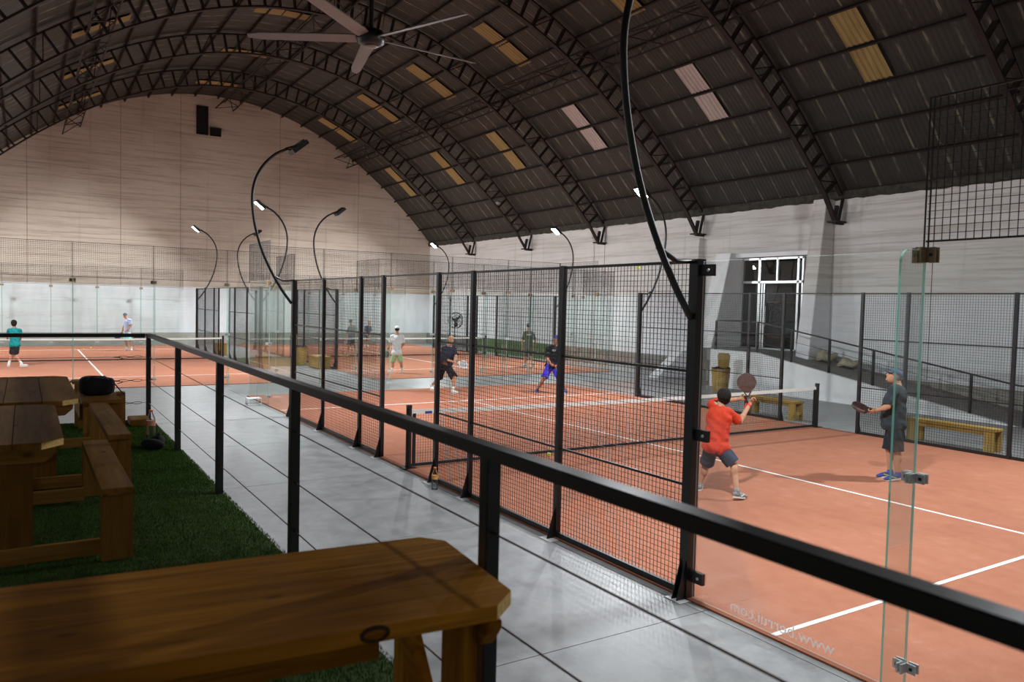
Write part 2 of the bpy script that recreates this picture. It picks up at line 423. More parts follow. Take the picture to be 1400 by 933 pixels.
# proud grey plinths and a rough ledge under the roof
MB().box((20.9, YR, 0), (XF, YR+.12, .66)).build('plinth', MT['concrete_dark'], wall_right)
rng = np.random.RandomState(3)
mb = MB(); Y0 = YR
X = np.arange(XN, XF, .25); V = []
for x in X: V += [(x, Y0-.05, 6.5), (x, Y0+.16, 6.42), (x, Y0+.16, 6.16+rng.rand()*.07), (x, Y0-.05, 6.14+rng.rand()*.05)]
F = []
for i in range(len(X)-1):
    for k in range(4): F.append((i*4+k, i*4+(k+1) % 4, i*4+4+(k+1) % 4, i*4+4+k))
simple('ledge_dark', (.045, .040, .030), .9, 0, .5, 6); mb.add(V, F); mb.build('eave_ledge', MT['ledge_dark'], wall_right)  # very dark brown tone over the whole ledge
# construction joints
simple('stain', (.26, .20, .15), .9, 0, .3, 2)
for y in (4.87, .76, -2.12, -7.4, -12.14): MB().box((XF-.006, y-.012, 3.12), (XF+.01, y+.012, zr(y))).build('joint_strip', MT['stain'], wall_far)
for x in (38.15, 32.25, 26.35, 20.4, 11.5, 8.5, 5.5): MB().box((x-.012, YR-.01, .7), (x+.012, YR+.006, 6.2)).build('joint_strip', MT['stain'], wall_right)
# dark openings under the vault of the far gable
def opening(y0, y1, z0, z1, nm, lab):
    t = thing(nm, lab, 'window', (XF, (y0+y1)/2, z0), kind='structure')
    f = .025
    MB().box((XF-.10, y0-f, z0-f), (XF, y1+f, z0)).box((XF-.10, y0-f, z1), (XF, y1+f, z1+f)).box((XF-.10, y0-f, z0), (XF, y0, z1)).box((XF-.10, y1, z0), (XF, y1+f, z1)).build('window_frame', MT['dark_steel'], t)
    MB().box((XF-.03, y0, z0), (XF-.001, y1, z1)).build('pane', MT['black'], t)  # black sheet stands in for the darkness inside the open hole
opening(-3.47, -2.92, 11.42, 12.9, 'window_1', 'tall narrow black opening high in the far gable wall')
opening(-4.14, -3.62, 11.42, 11.82, 'window_2', 'small square black opening beside the tall one high in the gable')

# roof: corrugated sheets per bay, purlins, skylights
ceiling = bpy.data.objects.new('ceiling', None); link(ceiling); tag(ceiling, kind='structure')
TX = [38.15, 32.25, 26.35, 20.4, 14.45, 8.5, 2.6, -3.3]
bx = sorted([XN, XF] + TX); NB = 26; DS = SL/NB
def sheet_mesh(L, W):
    mb = MB(); n = int(round(L/.15))*4; V = []
    for i in range(n+1):
        x = -L/2 + L*i/n; zz = .006*(1 if (i % 4) in (0, 1) else -1)
        V += [(x, -W/2, zz), (x, W/2, zz)]
    F = [(2*i, 2*i+2, 2*i+3, 2*i+1) for i in range(n)]
    return mb.add(V, F).mesh('roof_sheet', MT['roof'])
smesh = {}
for b in range(len(bx)-1):
    L = round(bx[b+1]-bx[b], 2)
    if L not in smesh: smesh[L] = sheet_mesh(L+.02, DS+.12)
    for k in range(NB):
        y0, y1 = yat(k*DS), yat((k+1)*DS); p0 = Vector((0, y0, zr(y0))); p1 = Vector((0, y1, zr(y1)))
        t = (p1-p0).normalized(); nn = Vector((1, 0, 0)).cross(t)
        M = Matrix((Vector((1, 0, 0)), t, nn)).transposed().to_4x4(); M.translation = (p0+p1)/2 + Vector(((bx[b]+bx[b+1])/2, 0, 0)) + nn*(.035+.012*(k % 2))
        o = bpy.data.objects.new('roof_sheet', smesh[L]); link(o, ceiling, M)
for k in range(NB+1):
    y = yat(min(max(k*DS, .06), SL-.06)); nn = rn(y); c = Vector((0, y, zr(y))) + nn*.045
    strut('purlin', c+Vector((XN, 0, 0)), c+Vector((XF, 0, 0)), .05, .10, ceiling, xdir=Vector((0, nn.z, -nn.y)))
def skylight(xc, s0, s1, key, wd=.72):
    sm = (s0+s1)/2
    for a, b in ((s0, sm-.03), (sm+.03, s1)):
        ya, yb = yat(a), yat(b); P = []
        n = int(wd/.15)*4; V = []
        for i in range(n+1):
            x = xc-wd/2+wd*i/n; off = .045+.016*(1 if (i % 4) in (0, 1) else -1)
            for y in (ya, yb): V.append(Vector((x, y, zr(y))) + rn(y)*(off-.02))
        n2 = len(V); V += [v+Vector((0, 0, .006)) for v in V]
        F = [(2*i, 2*i+1, 2*i+3, 2*i+2) for i in range(n)] + [(n2+2*i, n2+2*i+2, n2+2*i+3, n2+2*i+1) for i in range(n)]
        F += [(0, n2, n2+1, 1), (2*n, 2*n+1, n2+2*n+1, n2+2*n)]
        mb = MB().add(V, F); o = mb.build('skylight_panel', MT[key], ceiling)
        o['label'] = 'yellowed translucent roof panel' if 'yellow' in key else 'pale pinkish translucent roof panel'
cx = [41.1, 35.2, 29.45, 23.6, 17.4, 11.75, 5.6]
for i, x in enumerate(cx):
    pale = i in (3, 4)
    skylight(x, 3.62, 5.90, 'skylight_pale' if pale else 'skylight_yellow', .80)
    skylight(x+.1, 8.12, 10.40, 'skylight_yellow', .80)
    skylight(x-.2, 14.85, 16.98, 'skylight_yellow', .62)
    skylight(x-.7, 21.48, 23.55, 'skylight_yellow', .62)
    skylight(x-.3, 26.9, 28.9, 'skylight_yellow', .62)

# arched trusses
def truss(x, lab):
    t = thing('roof_truss', lab, 'truss', (x, YR+.35, 5.45), group='arched steel trusses under the vaulted roof')
    n = 56; S0, S1 = .05, SL-.05
    up_, lo_ = [], []
    for i in range(n+1):
        s = S0+(S1-S0)*i/n; y = yat(s); nn = rn(y); p = Vector((x, y, zr(y)))
        e = min(s, SL-s); dep = .62 + .10*min(1, e/4)
        up_.append(p+nn*.13); lo_.append(p+nn*(.13+dep))
    mu = MB()
    for i in range(n): mu.bar(up_[i], up_[i+1], .14, .055, up=rn(up_[i].y))
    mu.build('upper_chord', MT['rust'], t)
    ml = MB()
    for i in range(1, n-1): ml.bar(lo_[i], lo_[i+1], .16, .055, up=rn(lo_[i].y))
    footR = Vector((x, YR+.42, 5.50)); footL = Vector((x, YL-.42, 5.50))
    ml.bar(footR, lo_[1], .16, .06); ml.bar(footL, lo_[n-1], .16, .06)
    ml.build('lower_chord', MT['rust'], t)
    for i in range(1, n):
        strut('web_strut', up_[i], lo_[i], .14, .07, t)
        if i % 4 == 1 and i+1 < n: strut('web_strut', up_[i], lo_[i+1], .035, .03, t)
    for f, sg in ((footR, -1), (footL, 1)):
        yw = YR if sg < 0 else YL
        m = MB(); m.cbox((x, f.y+sg*.12, 5.44), (.34, .52, .05)); m.bar((x, f.y, 5.47), (x, f.y+sg*.10, 5.95), .10, .10)
        m.bar((x, f.y, 5.42), (x, yw, 5.42), .10, .10); m.bar((x, f.y+sg*.2, 5.46), (x, yw-sg*.02, 6.3), .07, .07)
        m.build('truss_shoe', MT['dark_steel'], t)
for i, x in enumerate(TX):
    truss(x, ['arched truss nearest the far gable wall', 'second arched truss counted from the far gable wall', 'third arched truss counted from the far gable wall',
              'fourth arched truss from the far gable, its shoe by the last floodlight on the right', 'arched truss whose shoe sits just right of the glazed doorway',
              'arched truss crossing the top right corner of the view', 'arched truss over the near end of the court, mostly out of view', 'arched truss behind the photographer above the deck'][i])
# lengthwise lattice braces
for y0, lab in ((-4.35, 'lattice brace running along the ridge of the vault'), (-11.3, 'lattice brace running lengthwise along the right side of the vault'), (3.3, 'lattice brace running lengthwise along the left side of the vault')):
    t = thing('lattice_brace', lab, 'brace', (XF, y0, zr(y0)-.8), group='lengthwise lattice braces between the trusses')
    nn = rn(y0); tg = Vector((0, -nn.z, nn.y))
    base = Vector((0, y0, zr(y0)))
    a, b_, c_ = base+nn*.62+tg*.45, base+nn*.62-tg*.45, base+nn*.2
    for j, q in enumerate((a, b_, c_)): strut('chord', q+Vector((XN+.02, 0, 0)), q+Vector((XF-.02, 0, 0)), .045, .045, t, xdir=(0, 1, 0))
    X0 = XF-.1; k = 0
    while X0 > XN+1.4:
        for q, r in (((a, b_),) if k % 2 else ((a, b_), (a, c_), (b_, c_))):
            strut('web_strut', q+Vector((X0-1.18*(k % 2), 0, 0)), r+Vector((X0-1.18*((k+1) % 2), 0, 0)), .028, .028, t)
        X0 -= 1.18; k += 1

# ------------------------------------------------------------------ glazed doorway, piers, ramp
t = thing('door_1', 'dark glazed double doorway in a silver frame above the ramp', 'door', (17.05, YR, 1.26), kind='structure')
DX0, DX1, DZ0, DZ1 = 15.75, 18.35, 1.26, 4.44
MB().box((DX0, YR-.25, DZ0), (DX1, YR+.01, DZ1)).build('dark_backing', MT['black'], t)  # solid black box stands in for the unlit room behind the glass
g = MB()
def fr(x0, x1, z0, z1): g.box((x0, YR+.03, z0), (x1, YR+.11, z1))
fr(DX0, DX1, DZ1-.07, DZ1); fr(DX0, DX0+.06, DZ0, DZ1); fr(DX1-.06, DX1, DZ0, DZ1); fr(DX0, DX1, 3.55, 3.63)
fr(17.52, 17.62, DZ0, DZ1); fr(16.78, 16.85, 3.63, DZ1); fr(15.92, 16.0, DZ0, DZ1); fr(DX0, DX1, DZ0, DZ0+.04)
g.build('door_frame', MT['aluminium'], t)
for a, b in ((DX0+.06, 15.92), (16.0, 16.78), (16.85, 17.52), (17.62, DX1-.06)):
    MB().box((a, YR+.06, 3.63), (b, YR+.07, DZ1-.07)).build('pane', MT['dark_glass'], t)
for a, b in ((DX0+.06, 15.92), (17.62, DX1-.06)): MB().box((a, YR+.06, DZ0+.04), (b, YR+.07, 3.55)).build('pane', MT['dark_glass'], t)
d = MB().box((16.0, YR+.06, DZ0+.05), (17.36, YR+.07, 3.53)).build('door_leaf', MT['dark_glass'], t)
MB().box((17.30, YR+.05, DZ0+.05), (17.36, YR+.12, 3.53)).build('stile', MT['aluminium'], d)
MB().tube([(17.22, YR+.16, 2.05), (17.22, YR+.16, 2.75)], .015).tube([(17.22, YR+.10, 2.15), (17.22, YR+.16, 2.15)], .01).tube([(17.22, YR+.10, 2.62), (17.22, YR+.16, 2.62)], .01).build('door_handle', MT['aluminium'], d)
d2 = MB().box((17.40, YR+.05, DZ0+.05), (17.46, YR+.12, 3.53)).build('stile', MT['aluminium'], t)

def pier(x0, x1, prot0, prot1, lab, top=4.6, z0=0):
    mb = MB(); M = Matrix(((0, 0, 1, 0), (1, 0, 0, 0), (0, 1, 0, 0), (0, 0, 0, 1)))  # (a,b,h)->(h,a,b)
    mb.prism([(YR, z0), (YR+prot0, z0), (YR+prot1, top), (YR, top+.0)], x0, x1, M)
    o = mb.build('pier', MT['wall_side' if top > 5 else 'pale_paint'], wall_right, bevel=.015)
    if lab: o['label'] = lab
    return o
pier(14.75, 15.25, 1.15, .42, 'tapered white pier right of the doorway', 6.2)
pier(18.45, 19.15, 1.75, .62, 'tapered white pier left of the doorway', 4.62)
o = pier(20.35, 20.85, 2.2, .9, 'low sloping white buttress foot', 1.0)
pier(20.35, 20.85, .5, .25, None, 5.3, 1.0)
# portal head over the doorway recess
MB().box((15.25, YR, 4.46), (19.15, YR+.35, 4.60)).build('portal_lintel', MT['pale_paint'], wall_right)

RY = -14.7
t = thing('entrance_ramp', 'white sided concrete ramp descending from the glazed doorway', 'ramp', (12.5, RY, 0))
def rz(x): return 1.25 if x > 15.7 else max(0.0, (x-8.05)*1.25/(15.7-8.05))
Xr = [8.05, 9.5, 11, 12.5, 14, 15.7, 17.55]
mb = MB(); n = len(Xr); V = [(x, RY, 0) for x in Xr] + [(x, RY, rz(x)) for x in Xr] + [(x, RY-.12, 0) for x in Xr] + [(x, RY-.12, rz(x)) for x in Xr]
F = []
for i in range(n-1): F += [(i, i+1, n+i+1, n+i), (2*n+i+1, 2*n+i, 3*n+i, 3*n+i+1), (n+i, n+i+1, 3*n+i+1, 3*n+i)]
F += [(n-1, 3*n-1, 4*n-1, 2*n-1)]
mb.add(V, F); mb.build('ramp_side', MT['pale_paint'], t)
mb = MB(); V = [(x, RY-.12, max(rz(x)-.02, .004)) for x in Xr] + [(x, YR+.001, max(rz(x)-.02, .004)) for x in Xr] + [(x, RY-.12, 0) for x in Xr] + [(x, YR+.001, 0) for x in Xr]
F = []
for i in range(n-1): F += [(i, i+1, n+i+1, n+i)]
F += [(n-1, 3*n-1, 4*n-1, 2*n-1)]
mb.add(V, F); mb.build('ramp_deck', MT['concrete_dark'], t)
MB().box((17.55, YR+.02, 0), (17.67, RY, 1.25)).build('ramp_end', MT['pale_paint'], t)
MB().box((17.67, YR, 0), (18.44, RY-.02, 1.24)).build('landing', MT['concrete_dark'], t)
t = thing('ramp_handrail', 'black steel handrail following the ramp down from the doorway', 'handrail', (12.5, RY-.06, .5))
RH = .97
PX = [17.5, 15.75, 14.45, 13.13, 11.75, 10.43, 9.13, 7.9]
for x in PX: MB().cbox((x, RY-.06, rz(x)+RH/2), (.055, .055, RH)).build('post', MT['black_paint'], t)
m = MB()
for a, b in ((17.5, 15.7), (15.7, 8.05), (8.05, 4.5)): m.bar((a, RY-.06, rz(a)+RH), (b, RY-.06, rz(b)+RH), .05, .04)
m.build('top_rail', MT['black_paint'], t)
for q in (.33, .63):
    m = MB()
    for a, b in ((17.5, 15.7), (15.7, 8.05), (8.05, 4.5)): m.tube([(a, RY-.06, rz(a)+q), (b, RY-.06, rz(b)+q)], .006, 6)
    m.build('cable', MT['cable'], t)
for x in (6.6, 5.2): MB().cbox((x, RY-.06, RH/2), (.055, .055, RH)).build('post', MT['black_paint'], t)
m = MB().bar((17.5, RY-.06, 1.25+RH), (17.5, YR+.9, 1.25+RH), .05, .04); m.build('return_rail', MT['black_paint'], t)
for x, y, lb, s in ((14.36, -16.35, 'pale plastic sack slumped beside the pier on the ramp', 1.0), (13.62, -16.4, 'low flat pale sack lying right of the taller sack on the ramp', .8)):
    m = MB(); m.ell((x, y, rz(x)+.15*s), (.36, .24, .18*s), seg=14, rings=8); o = m.top('sack', MT['sack'], (x, y, rz(x)), smooth=True)
    for v in o.data.vertices:
        v.co.z = max(v.co.z + .05*math.sin(v.co.x*13+v.co.y*9), .004); v.co.x += .04*math.sin(v.co.z*23+v.co.y*14)
    tag(o, lb, 'sack', 'sacks on the ramp')

# ------------------------------------------------------------------ padel courts
def court(x0, y0, lab):
    """x0 = near end, y0 = left side line (court spans y0-10 .. y0)"""
    t = thing('padel_court', lab, 'court', (x0+10, y0-5, 0), group='terracotta padel courts')
    MB().box((x0-.02, y0-10.04, .0), (x0+20.02, y0+.04, .018)).build('turf', MT['clay'], t)
    z0, z1 = .018, .0215
    for x in (x0+3.05, x0+16.95): MB().box((x-.025, y0-10, z0), (x+.025, y0, z1)).build('line', MT['white_line'], t)
    for a, b in ((x0+2.85, x0+10), (x0+10, x0+17.15)): MB().box((a, y0-5.025, z0), (b, y0-4.975, z1)).build('line', MT['white_line'], t)
    return t
def net(x, y0, lab):
    t = thing('padel_net', lab, 'net', (x, y0-5, 0), group='padel court nets')
    zt = lambda y: .88+.04*((y-(y0-5))/5)**2
    for y in (y0-.03, y0-9.97):
        MB().tube([(x, y, .018), (x, y, .95)], .045, 14).cbox((x, y, .97), (.07, .07, .05)).cbox((x, y, .022), (.2, .2, .012)).build('net_post', MT['black_paint'], t)
    m = MB(); k = 222
    for i in range(k+1):
        y = y0-.1-9.8*i/k; z = zt(y)-.05; r = .0016
        n = m.n; m.v += [(x-r, y-r, .06), (x+r, y-r, .06), (x+r, y+r, .06), (x-r, y+r, .06), (x-r, y-r, z), (x+r, y-r, z), (x+r, y+r, z), (x-r, y+r, z)]
        m.f += [(n, n+1, n+5, n+4), (n+1, n+2, n+6, n+5), (n+2, n+3, n+7, n+6), (n+3, n, n+4, n+7)]; m.mi += [0]*4; m.n += 8
    for j in range(1, 19):
        f = j/19; P = [(x, y, .06+f*(zt(y)-.11)) for y in np.linspace(y0-.1, y0-9.9, 9)]
        m.tube(P, .0018, 4, False)
    o = m.build('net_mesh', MT['mesh_wire'], t); tag(o, kind='stuff')
    m = MB(); Y = np.linspace(y0-.05, y0-9.95, 13)
    for i in range(12):
        a, b = Y[i], Y[i+1]
        m.add([(x-.008, a, zt(a)-.065), (x+.008, a, zt(a)-.065), (x+.008, a, zt(a)), (x-.008, a, zt(a)), (x-.008, b, zt(b)-.065), (x+.008, b, zt(b)-.065), (x+.008, b, zt(b)), (x-.008, b, zt(b))],
              [(0, 4, 5, 1), (1, 5, 6, 2), (2, 6, 7, 3), (3, 7, 4, 0), (0, 1, 2, 3), (7, 6, 5, 4)])
    m.build('net_tape', MT['net_white'], t)
    MB().box((x-.02, y0-9.95, .035), (x+.02, y0-.05, .075)).build('bottom_band', MT['fabric_black'], t)
    for y in (y0-.12, y0-9.88): MB().box((x-.012, y-.025, .05), (x+.012, y+.025, .86)).build('side_band', MT['fabric_black'], t)
    return t

def fence(x0, y, sg, lab):
    """side fence along x at y; sg = outward direction (+1: towards +y)"""
    t = thing('mesh_fence', lab, 'fence', (x0+10, y, 0), group='black mesh side fences of the courts')
    for i, dx in enumerate((4, 6, 8, 9, 11, 12, 14, 16)):
        w = .10 if dx in (4, 16) else .06; x = x0+dx; yc = y
        p = MB().box((x-w/2, yc-w/2, .0), (x+w/2, yc+w/2, 3.02)).build('fence_post', MT['black_paint'], t)
        MB().box((x-.10, yc-.05, 0), (x+.10, yc+sg*.17 if sg > 0 else yc+.05, .008) if sg > 0 else (x+.10, yc+.05, .008)).build('base_plate', MT['steel'], p) if sg > 0 else MB().box((x-.10, yc-.17, 0), (x+.10, yc+.05, .008)).build('base_plate', MT['steel'], p)
        g = MB(); a = yc+sg*w/2
        for xx in ((x-.03, x+.03) if w > .08 else (x,)):
            g.add([(xx-.005, a, .008), (xx-.005, a+sg*.10, .008), (xx-.005, a, .36), (xx+.005, a, .008), (xx+.005, a+sg*.10, .008), (xx+.005, a, .36)], [(0, 1, 2), (5, 4, 3), (0, 3, 4, 1), (1, 4, 5, 2), (2, 5, 3, 0)])
        g.build('gusset', MT['black_paint'], p)
    MB().box((x0+4, y-.012, 2.985), (x0+16, y+.012, 3.012)).build('top_rail', MT['black_paint'], t)
    for a, b in ((4, 6), (6, 8), (8, 9), (11, 12), (12, 14), (14, 16)):
        A, B = x0+a, x0+b
        MB().box((A, y-.02, .02), (B, y+.02, .075)).build('bottom_rail', MT['black_paint'], t)
        for z in (1.01, 2.03): MB().box((A, y-.010, z-.011), (B, y+.010, z+.011)).build('middle_rail', MT['black_paint'], t)
        m = MB(); wires(m, (A, y-sg*.015, 0), (1, 0, 0), b-a, .06, 2.99, .05, .0021)
        o = m.build('mesh_panel', MT['mesh_wire'], t); tag(o, kind='stuff')
    return t
def pane(mb, a, b, z0, z1, th=.012):
    a, b = Vector((*a, 0)), Vector((*b, 0)); d = (b-a).normalized(); nn = Vector((-d.y, d.x, 0))*th/2; a = a+d*.004; b = b-d*.004
    V = [a-nn, b-nn, b+nn, a+nn]; V = [p+Vector((0, 0, z0)) for p in V] + [p+Vector((0, 0, z1)) for p in V]
    mb.add(V, [(0, 1, 5, 4), (2, 3, 7, 6)], 0); mb.add(V, [(1, 2, 6, 5), (3, 0, 4, 7), (4, 5, 6, 7), (0, 3, 2, 1)], 1)
def fin(mb, p, out, w, z0, z1, th=.015):
    """glass fin standing square to the wall, top outer corner rounded"""
    p = Vector((*p, 0)); o = Vector((*out, 0)); s = Vector((-o.y, o.x, 0))*th/2
    pts = [(.01, z0), (w, z0)] + [(w-.09+.09*math.cos(a), z1-.09+.09*math.sin(a)) for a in np.linspace(0, PI/2, 7)] + [(.01, z1)]
    n = len(pts); V = [p+o*q+s+Vector((0, 0, z)) for q, z in pts] + [p+o*q-s+Vector((0, 0, z)) for q, z in pts]
    mb.add(V, [tuple(range(n)), tuple(reversed(range(n, 2*n)))], 0)
    mb.add(V, [(i, n+i, n+(i+1) % n, (i+1) % n) for i in range(n)], 1)
def glass_wall(pts, lab, fins_at, out, mesh_spans, ends=()):
    """pts: xy corner list; a pane between each pair; out: outward unit vector"""
    cx_, cy_ = (pts[0][0]+pts[-1][0])/2, (pts[0][1]+pts[-1][1])/2
    t = thing('glass_wall', lab, 'glass wall', (cx_, cy_, 0), group='glass end and corner walls of the courts')
    for a, b in zip(pts[:-1], pts[1:]):
        m = MB(); pane(m, a, b, .03, 3.0); m.build('glass_pane', [MT['glass'], MT['pane_edge']], t)
    for p in fins_at:
        m = MB(); fin(m, p, out, .28, .03, 3.0); m.build('glass_fin', [MT['glass'], MT['glass_edge']], t)
        o2 = Vector((*out, 0)); s2 = Vector((-o2.y, o2.x, 0))
        for z, mt in ((.22, 'steel'), (1.5, 'steel'), (2.97, 'bronze')):
            q = Vector((*p, z)); m = MB()
            hh = .032 if z < 2.9 else .05
            for k in (-1, 1):
                m.bar(q+s2*k*.012-o2*.02, q+s2*k*.078-o2*.02, .012, 2*hh, up=(0, 0, 1)); m.bar(q+s2*k*.012+o2*.02, q+s2*k*.078+o2*.02, .012, 2*hh)
                m.bar(q+s2*k*.014+o2*.02, q+s2*k*.014+o2*.085, .012, 2*hh)
            m.build('clamp', MT[mt], t)
            if z < 2.9:
                pass
            m = MB()
            for k in (-1, 1): m.bar(q+s2*k*.05-o2*.03, q+s2*k*.05+o2*.03, .02, .02)
            m.build('bolt', MT['black'], t)
    for a, b in mesh_spans:
        A, B = Vector((*a, 0)), Vector((*b, 0)); d = (B-A); L = d.length; d = d/L
        f = MB()
        for z in (3.06, 3.99): f.bar(A+Vector((0, 0, z)), B+Vector((0, 0, z)), .012, .012)
        k = max(1, int(round(L/2)))
        for i in range(k+1):
            for e_ in ((-.014, .014) if 0 < i < k else ((.0,) if i == 0 else (-.014, .014))): f.bar(A+d*(L*i/k+e_)+Vector((0, 0, 2.99)), A+d*(L*i/k+e_)+Vector((0, 0, 4.0)), .008, .008)
        f.build('mesh_frame', MT['black_paint'], t)
        m = MB(); wires(m, A, d, L, 3.06, 3.99, .05, .0021); o = m.build('mesh_panel', MT['mesh_wire'], t); tag(o, kind='stuff')
    return t
def side_bracket(x, y, sg, t, inward):
    """black pads that clip the glass to the end post"""
    for z in (.22, 1.48, 2.92):
        MB().box((min(x, x+inward*.15), y-.016, z-.05), (max(x, x+inward*.15), y+.02, z+.05)).build('clip', MT['black_paint'], t)
        MB().tube([(x+inward*.10, y+.02, z), (x+inward*.10, y+.03, z)], .013, 8).build('bolt', MT['steel'], t)

AR = 3.02
def lamp_arm(x, y, sg, lab):
    """bowed tube on the post at (x,y); bulges outward (sg) and comes back over the court"""
    t = thing('floodlight_arm', lab, 'floodlight', (x, y, 0), group='bowed floodlight arms on the fence posts')
    y0 = y+sg*.06
    ctrl = [(.0, 2.50), (.22, 2.80), (.46, 3.22), (.64, 3.62), (.77, 4.05), (.84, 4.45), (.85, 4.80), (.78, 5.13), (.62, 5.43), (.38, 5.68), (.12, 5.83)]
    P = [Vector((x, y0+sg*a, z)) for a, z in ctrl]
    Q = []
    for i in range(len(P)-1):
        p0, p1, p2, p3 = P[max(i-1, 0)], P[i], P[i+1], P[min(i+2, len(P)-1)]
        for s in (0, .25, .5, .75): Q.append(.5*((2*p1)+(p2-p0)*s+(2*p0-5*p1+4*p2-p3)*s*s+(3*p1-p0-3*p2+p3)*s**3))
    Q.append(P[-1])
    MB().tube(Q, .030, 12).build('arm_tube', MT['black_paint'], t, smooth=True)
    MB().tube([(x, y0, 3.0), (x, y0+sg*.2, 2.99), (x, y0+sg*.42, 3.10)], .022, 10).build('brace_tube', MT['black_paint'], t, smooth=True)
    # head: normal points inward and down
    c = Vector((x, y0-sg*.14, 5.87)); nrm = Vector((0, -sg*.64, -.77)); al = Vector((0, -sg*.77, .64))
    M = Matrix((Vector((1, 0, 0)), al, nrm)).transposed().to_4x4(); M.translation = c
    h = MB(); h.box((-.17, -.20, -.075), (.17, .20, -.012), M=M)
    for q in ((-.17, -.20, -.152, .20), (.152, -.20, .17, .20), (-.152, -.20, .152, -.18), (-.152, .18, .152, .20)): h.box((q[0], q[1], -.012), (q[2], q[3], .022), M=M)
    for i in range(7): h.box((-.16, -.17+i*.052, -.115), (.16, -.155+i*.052, -.075), M=M)
    hd = h.build('lamp_head', MT['black_paint'], t)
    MB().bar(P[-1]+Vector((0, sg*.05, 0)), c+al*-.02-nrm*.09, .05, .03).bar(P[-1]+Vector((0, sg*.05, 0)), c-al*.16-nrm*.05, .05, .03).build('yoke', MT['black_paint'], t)
    MB().add([M @ Vector(p) for p in ((-.15, -.178, -.008), (.15, -.178, -.008), (.15, .178, -.008), (-.15, .178, -.008))], [(0, 1, 2, 3)]).build('led_panel', MT['led'], hd)

# court A (near), B (beyond it), C (beyond, to the left)
COURTS = dict(A=(0, 0), B=(23.1, -4.9), C=(23.1, 7.9))
court(0, 0, 'nearest terracotta padel court where the man in the red shirt plays')
court(23.1, -4.9, 'far terracotta padel court beyond the near one, with the white shirted man')
court(23.1, 7.9, 'far left terracotta padel court with the man in the teal shirt')
net(10, 0, 'net of the nearest padel court, its white tape nearest the camera')
net(33.1, -4.9, 'net of the far court behind the man in the white shirt')
net(33.1, 7.9, 'net of the far left court in front of the man in teal')
fence(0, .0, 1, 'black mesh fence along the concrete walkway, nearest the camera')
fence(0, -10.0, -1, 'black mesh fence on the ramp side of the nearest court')
fence(23.1, -4.9, 1, 'left black mesh fence of the far court, by the wooden box bench')
fence(23.1, -14.9, -1, 'right black mesh fence of the far court, beside the side wall')
fence(23.1, -2.1, -1, 'right black mesh fence of the far left court, receding behind the glass')
# A
R_ = range
def line_pts(x0, y0, x1, y1, n): return [(x0+(x1-x0)*i/n, y0+(y1-y0)*i/n) for i in R_(n+1)]
g1 = glass_wall([(0, 0), (1.97, 0), (3.93, 0)], 'near corner glass wall with the web address lettering along its foot', [(1.97, 0)], (0, 1), [((0.02, 0), (1.97, 0))])
side_bracket(3.95, 0, 1, g1, -1)
glass_wall(line_pts(0, -.02, 0, -9.98, 5), 'near end glass wall of the nearest court, outside the picture on the right', [(0, -2), (0, -4), (0, -6), (0, -8)], (-1, 0), [((0, -.02), (0, -9.98))])
glass_wall([(0, -10), (2, -10), (3.93, -10)], 'glass corner wall on the ramp side of the nearest court', [(2, -10)], (0, -1), [((0.02, -10), (2, -10))])
glass_wall([(16.07, 0), (18, 0), (19.98, 0)], 'far left glass corner wall of the nearest court beside the walkway', [(18, 0)], (0, 1), [((18, 0), (19.98, 0))])
glass_wall(line_pts(20, 0, 20, -10, 5), 'far end glass wall of the nearest court behind the two facing players', [(20, -2), (20, -4), (20, -6), (20, -8)], (1, 0), [((20, 0), (20, -10))])
glass_wall([(16.07, -10), (18, -10), (19.98, -10)], 'far right glass corner wall of the nearest court', [(18, -10)], (0, -1), [((18, -10), (19.98, -10))])
# B
glass_wall(line_pts(23.1, -4.9, 23.1, -14.9, 5), 'near end glass wall of the far court, behind the white shirted man', [(23.1, y) for y in (-6.9, -8.9, -10.9, -12.9)], (-1, 0), [((23.1, -4.9), (23.1, -14.9))])
glass_wall([(23.12, -4.9), (25.1, -4.9), (27.03, -4.9)], 'left glass corner wall of the far court at its near end', [(25.1, -4.9)], (0, 1), [((23.12, -4.9), (25.1, -4.9))])
glass_wall([(23.12, -14.9), (25.1, -14.9), (27.03, -14.9)], 'right glass corner wall of the far court by the side wall', [(25.1, -14.9)], (0, -1), [((23.12, -14.9), (25.1, -14.9))])
glass_wall(line_pts(43.1, -4.9, 43.1, -14.9, 5), 'end glass wall of the far court in front of the gable', [(43.1, y) for y in (-6.9, -8.9, -10.9, -12.9)], (1, 0), [((43.1, -4.9), (43.1, -14.9))])
